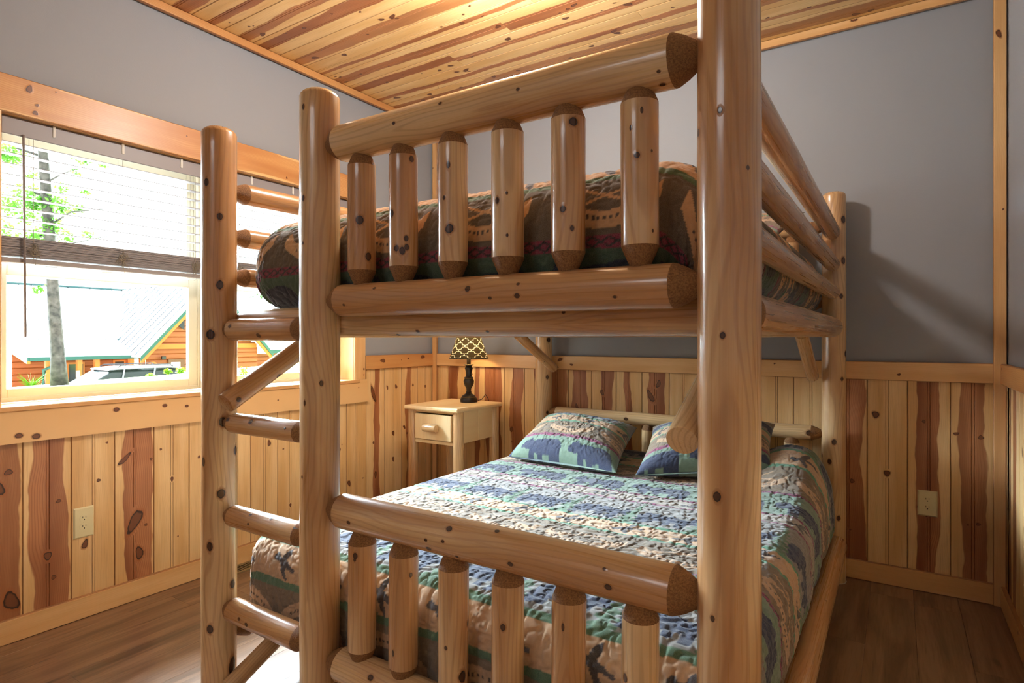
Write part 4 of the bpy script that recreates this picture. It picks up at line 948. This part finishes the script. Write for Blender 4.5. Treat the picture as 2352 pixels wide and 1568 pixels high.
# farther cabin seen through the right window
cab2 = thing('log_cabin', 'farther cabin with teal ribbed roof seen through the right window', 'cabin', (-31, 20, -1.5)); CO2 = Vector((-31, 20, -1.5))
before = set(bpy.data.objects)
slab('roof_panel', [(-34, 15.5, 3.75), (-34, 34, 3.75), (-28, 34, .6), (-28, 15.5, .6)], .03, 'rooft', None)
ribs(None, (-34, 15.5, 3.75), (-34, 34, 3.75), (-28, 15.5, .6), (-28, 34, .6), 40, 'roof')
m = MB(); m.box((-28.03, 15.5, .44), (-27.95, 34, .6)); obj('gutter', m, M['green'], None)
siding(None, (-28.5, 16), (-28.5, 33), -1.5, .6, (1, 0), .22)
adopt(cab2, CO2, before)

def leaves(m, c, R, n, s, seed, squash=.8):
    r_ = random.Random(seed)
    for i in range(n):
        while True:
            p = Vector((r_.uniform(-1, 1), r_.uniform(-1, 1), r_.uniform(-1, 1)))
            if p.length < 1: break
        p = p*(.55+.45*r_.random()); q = Vector(c)+Vector((p.x*R, p.y*R, p.z*R*squash)); d1 = Vector((r_.gauss(0, 1), r_.gauss(0, 1), r_.gauss(0, .6))).normalized(); d2 = d1.cross(Vector((r_.gauss(0, 1), r_.gauss(0, 1), r_.gauss(0, 1)))).normalized(); e = s*r_.uniform(.6, 1.3)
        m.v += [tuple(q-d1*e), tuple(q+d2*e*.5), tuple(q+d1*e), tuple(q-d2*e*.5)]; k = len(m.v); m.f.append((k-4, k-3, k-2, k-1)); m.m.append(0)
# the oak on the berm
base = CAM+cam_ray(137, 884)*12.0; TO = Vector((base.x, base.y, gz(base.x, base.y)-.05))
tree = thing('oak_tree', 'slender oak with rough grey bark and bright green leaves outside the left window', 'tree', TO)
def on_tree(u, v): return CAM+cam_ray(u, v)*12.0-TO
tp = [(137, 892), (133, 820), (127, 740), (122, 670), (117, 600), (112, 520), (106, 440), (98, 340), (90, 250), (84, 120), (80, -60)]
m = MB(); m.tube([on_tree(u, v) for u, v in tp], [.16, .125, .115, .105, .10, .10, .095, .085, .08, .065, .04], 12); obj('trunk', m, M['bark'], tree, smooth=True)
br = [((112, 540), (60, 545), (10, 575), .03), ((110, 520), (150, 490), (205, 480), .025), ((106, 450), (60, 430), (15, 470), .03), ((104, 420), (140, 400), (190, 395), .02), ((100, 360), (40, 340), (-20, 330), .03),
      ((96, 330), (150, 345), (235, 375), .025), ((118, 600), (160, 560), (210, 545), .02), ((120, 650), (110, 655), (98, 660), .012), ((92, 280), (160, 220), (230, 150), .03), ((90, 240), (40, 200), (-40, 120), .03)]
r_ = random.Random(5)
for (a, b, c, r) in br:
    pa, pb_, pc = on_tree(*a), on_tree(*b), on_tree(*c); pb_ += Vector((r_.uniform(-.3, .3), 0, 0)); pc += Vector((r_.uniform(-.6, .6), r_.uniform(-.2, .2), 0)); m = MB(); m.tube([pa, pa.lerp(pb_, .5), pb_, pb_.lerp(pc, .5), pc], [r, r*.8, r*.6, r*.4, r*.2], 6); obj('branch', m, M['bark'], tree, smooth=True)
m = MB()
for (u, v, R, n) in ((10, 350, .35, 260), (30, 360, .3, 200), (60, 440, .28, 170), (20, 470, .35, 260), (75, 470, .3, 240), (100, 470, .28, 230), (130, 460, .24, 120), (60, 500, .25, 130), (150, 480, .22, 110), (185, 480, .12, 60), (140, 430, .18, 60),
                     (165, 352, .18, 90), (195, 362, .2, 130), (235, 375, .14, 70), (175, 395, .12, 40), (90, 545, .34, 260), (120, 520, .28, 220), (40, 560, .35, 240), (155, 545, .2, 80), (205, 540, .16, 50), (10, 530, .3, 160), (215, 575, .1, 20), (195, 440, .12, 50),
                     (40, 300, .35, 200), (130, 300, .3, 80), (0, 250, .5, 300), (150, 220, .5, 260), (60, 150, .6, 350), (-60, 420, .6, 500), (-60, 560, .5, 300), (88, 665, .13, 60), (115, 655, .10, 60), (80, 400, .25, 90)):
    leaves(m, on_tree(u, v), R, n, .042, int(u*7+v))
tag(obj('foliage', m, M['leaf'], tree), kind='stuff')
for i, (X, Y, hgt, R) in enumerate(((-46, 4, 5.2, 2.4), (-47, 11, 4.8, 2.2), (-46, 17, 4.4, 2.6), (-45, 21.5, 4.6, 2.0), (-47, 30, 5.6, 2.8), (-44, 37, 7.5, 3.6))):
    lab = ['pale green tree crown over the left end of the cabin roof', 'pale tree crown over the middle of the cabin ridge', 'pale tree crown beyond the valley of the cabin roof', 'tree crown left of the upper bunk behind the teal roof', 'tree rising behind the teal roof beside the ladder post', 'tall tree farthest right beyond the teal roofed cabin'][i]
    tr = thing('tree', lab, 'tree', (X, Y, -1.05), group='trees beyond the cabins'); m = MB(); m.tube([(0, 0, 0), (.1, 0, hgt*.5), (0, .1, hgt)], [.2, .15, .06], 8); obj('trunk', m, M['bark'], tr, smooth=True)
    m = MB(); r_ = random.Random(i)
    for k in range(7): leaves(m, (r_.uniform(-1, 1)*R*.6, r_.uniform(-1, 1)*R*.9, hgt-.3+r_.uniform(-.9, .5)), R*.55, 260, .11, i*20+k)
    tag(obj('foliage', m, M['leaf3'], tr), kind='stuff')
# bushes and weeds on the crest of the berm
def bush(u, v, t, R, n, label, spiky=False, mat='leaf2'):
    p = CAM+cam_ray(u, v)*t; g = gz(p.x, p.y); o = thing('bush' if not spiky else 'ornamental_grass', label, 'plant', (p.x, p.y, g-.02), group=None if spiky else 'weeds on the berm'); m = MB(); r_ = random.Random(int(u))
    if spiky:
        for i in range(n):
            a = r_.uniform(0, 6.28); l = R*r_.uniform(.6, 1.2); d = Vector((math.cos(a)*.35, math.sin(a)*.35, 1)); m.tube([(0, 0, 0), d*l*.5, d*l+Vector((math.cos(a)*.1, math.sin(a)*.1, -.05))], [.006, .006, .002], 3)
        tag(obj('blades', m, M[mat], o), kind='stuff')
    else:
        leaves(m, (0, 0, R*.6), R, n, .035, int(u+v)); tag(obj('leaves', m, M[mat], o), kind='stuff')
        m = MB(); m.tube([(0, 0, 0), (0, 0, R*.7)], .01, 5); obj('stem', m, M['bark'], o)
bush(72, 884, 12.4, .38, 50, 'spiky grass clump left of the oak trunk on the berm', True)
for i, (u, v, R, lab) in enumerate(((20, 886, .16, 'low yellow green weeds at the left edge of the window view'), (50, 888, .14, 'yellow green weeds just left of the spiky grass clump'), (95, 884, .13, 'small weed clump between spiky grass and oak trunk'),
        (198, 868, .13, 'bright yellow green shrub between the oak trunk and the car'), (172, 876, .10, 'small weeds right beside the oak trunk'), (250, 866, .10, 'low weeds in front of the car bonnet'), (300, 862, .13, 'yellow green weeds in front of the car door'),
        (345, 858, .10, 'weeds in front of the car rear window'), (385, 856, .10, 'weeds in front of the car tail'), (415, 852, .12, 'weeds at the right edge of the left window view'), (560, 840, .2, 'yellow weeds seen under the lowest visible roof by the ladder'), (600, 838, .2, 'weeds left of the diagonal brace through the right window'), (650, 834, .2, 'weeds right of the diagonal brace through the right window'))):
    bush(u, v, 14.2 if u > 150 else 12.6, R, 130, lab)
# car behind the berm
car = thing('car', 'silver estate car with roof rails parked behind the berm', 'car', (-18.9, 8.35, -1.05), PI/2-.05)
secs = []   # profile along the length (x), heights of bonnet/roof; the car points to -x local
body = [(-2.2, .55, .70), (-2.1, .50, .86), (-1.3, .45, .98), (-.9, .45, 1.02), (0, .45, 1.04), (1.2, .45, 1.04), (2.0, .45, 1.0), (2.2, .5, .9)]
def loft(rows, hw, mat, name, parent):
    m = MB(); n = len(rows)
    for (x, z0, z1, w_) in rows:
        W = hw*w_; m.v += [(x, -W*.94, z0), (x, -W, z0+(z1-z0)*.35), (x, -W*.97, z0+(z1-z0)*.8), (x, -W*.85, z1), (x, W*.85, z1), (x, W*.97, z0+(z1-z0)*.8), (x, W, z0+(z1-z0)*.35), (x, W*.94, z0)]
    for j in range(n-1):
        for i in range(8): m.f.append((j*8+i, j*8+(i+1) % 8, (j+1)*8+(i+1) % 8, (j+1)*8+i)); m.m.append(0)
    m.f.append(tuple(range(8))); m.m.append(0); m.f.append(tuple((n-1)*8+i for i in range(8))); m.m.append(0)
    return obj(name, m, mat, parent, angle=40)
paint = plain('silver_paint', rgb(130, 128, 134), .25, metal=.3, coat=.5)
loft([(-2.2, .35, .70, .8), (-2.05, .28, .85, .93), (-1.3, .25, .97, 1), (-.7, .25, 1.03, 1), (1.3, .25, 1.05, 1), (2.05, .3, 1.0, .95), (2.2, .4, .85, .85)], .88, paint, 'body', car)
loft([(-1.25, .98, 1.0, .9), (-.55, .98, 1.42, .84), (1.2, .98, 1.42, .84), (1.95, .98, 1.03, .88)], .84, M['wing'], 'cabin_glass', car)
loft([(-.62, 1.41, 1.45, .84), (-.2, 1.42, 1.49, .86), (1.0, 1.42, 1.49, .86), (1.35, 1.37, 1.42, .84)], .80, paint, 'roof', car)
for s in (-1, 1):
    m = MB(); m.tube([(-.4, s*.60, 1.48), (-.3, s*.60, 1.54), (1.0, s*.60, 1.54), (1.1, s*.60, 1.46)], .018, 6); obj('roof_rail', m, M['black'], car)
    for x in (-.25, .55): m = MB(); m.tube([(x-.12, s*.80, 1.0), (x, s*.70, 1.44)], .025, 6); obj('door_pillar', m, paint, car)
    for x in (-1.4, 1.4):
        m = MB(); m.lathe([(.20, -.1), (.32, -.1), (.34, -.05), (.34, .05), (.32, .1), (.20, .1)], 20); wv = obj('wheel', m, M['cord'], car, loc=(x, s*.80, .34), rot=(PI/2, 0, 0), angle=40)
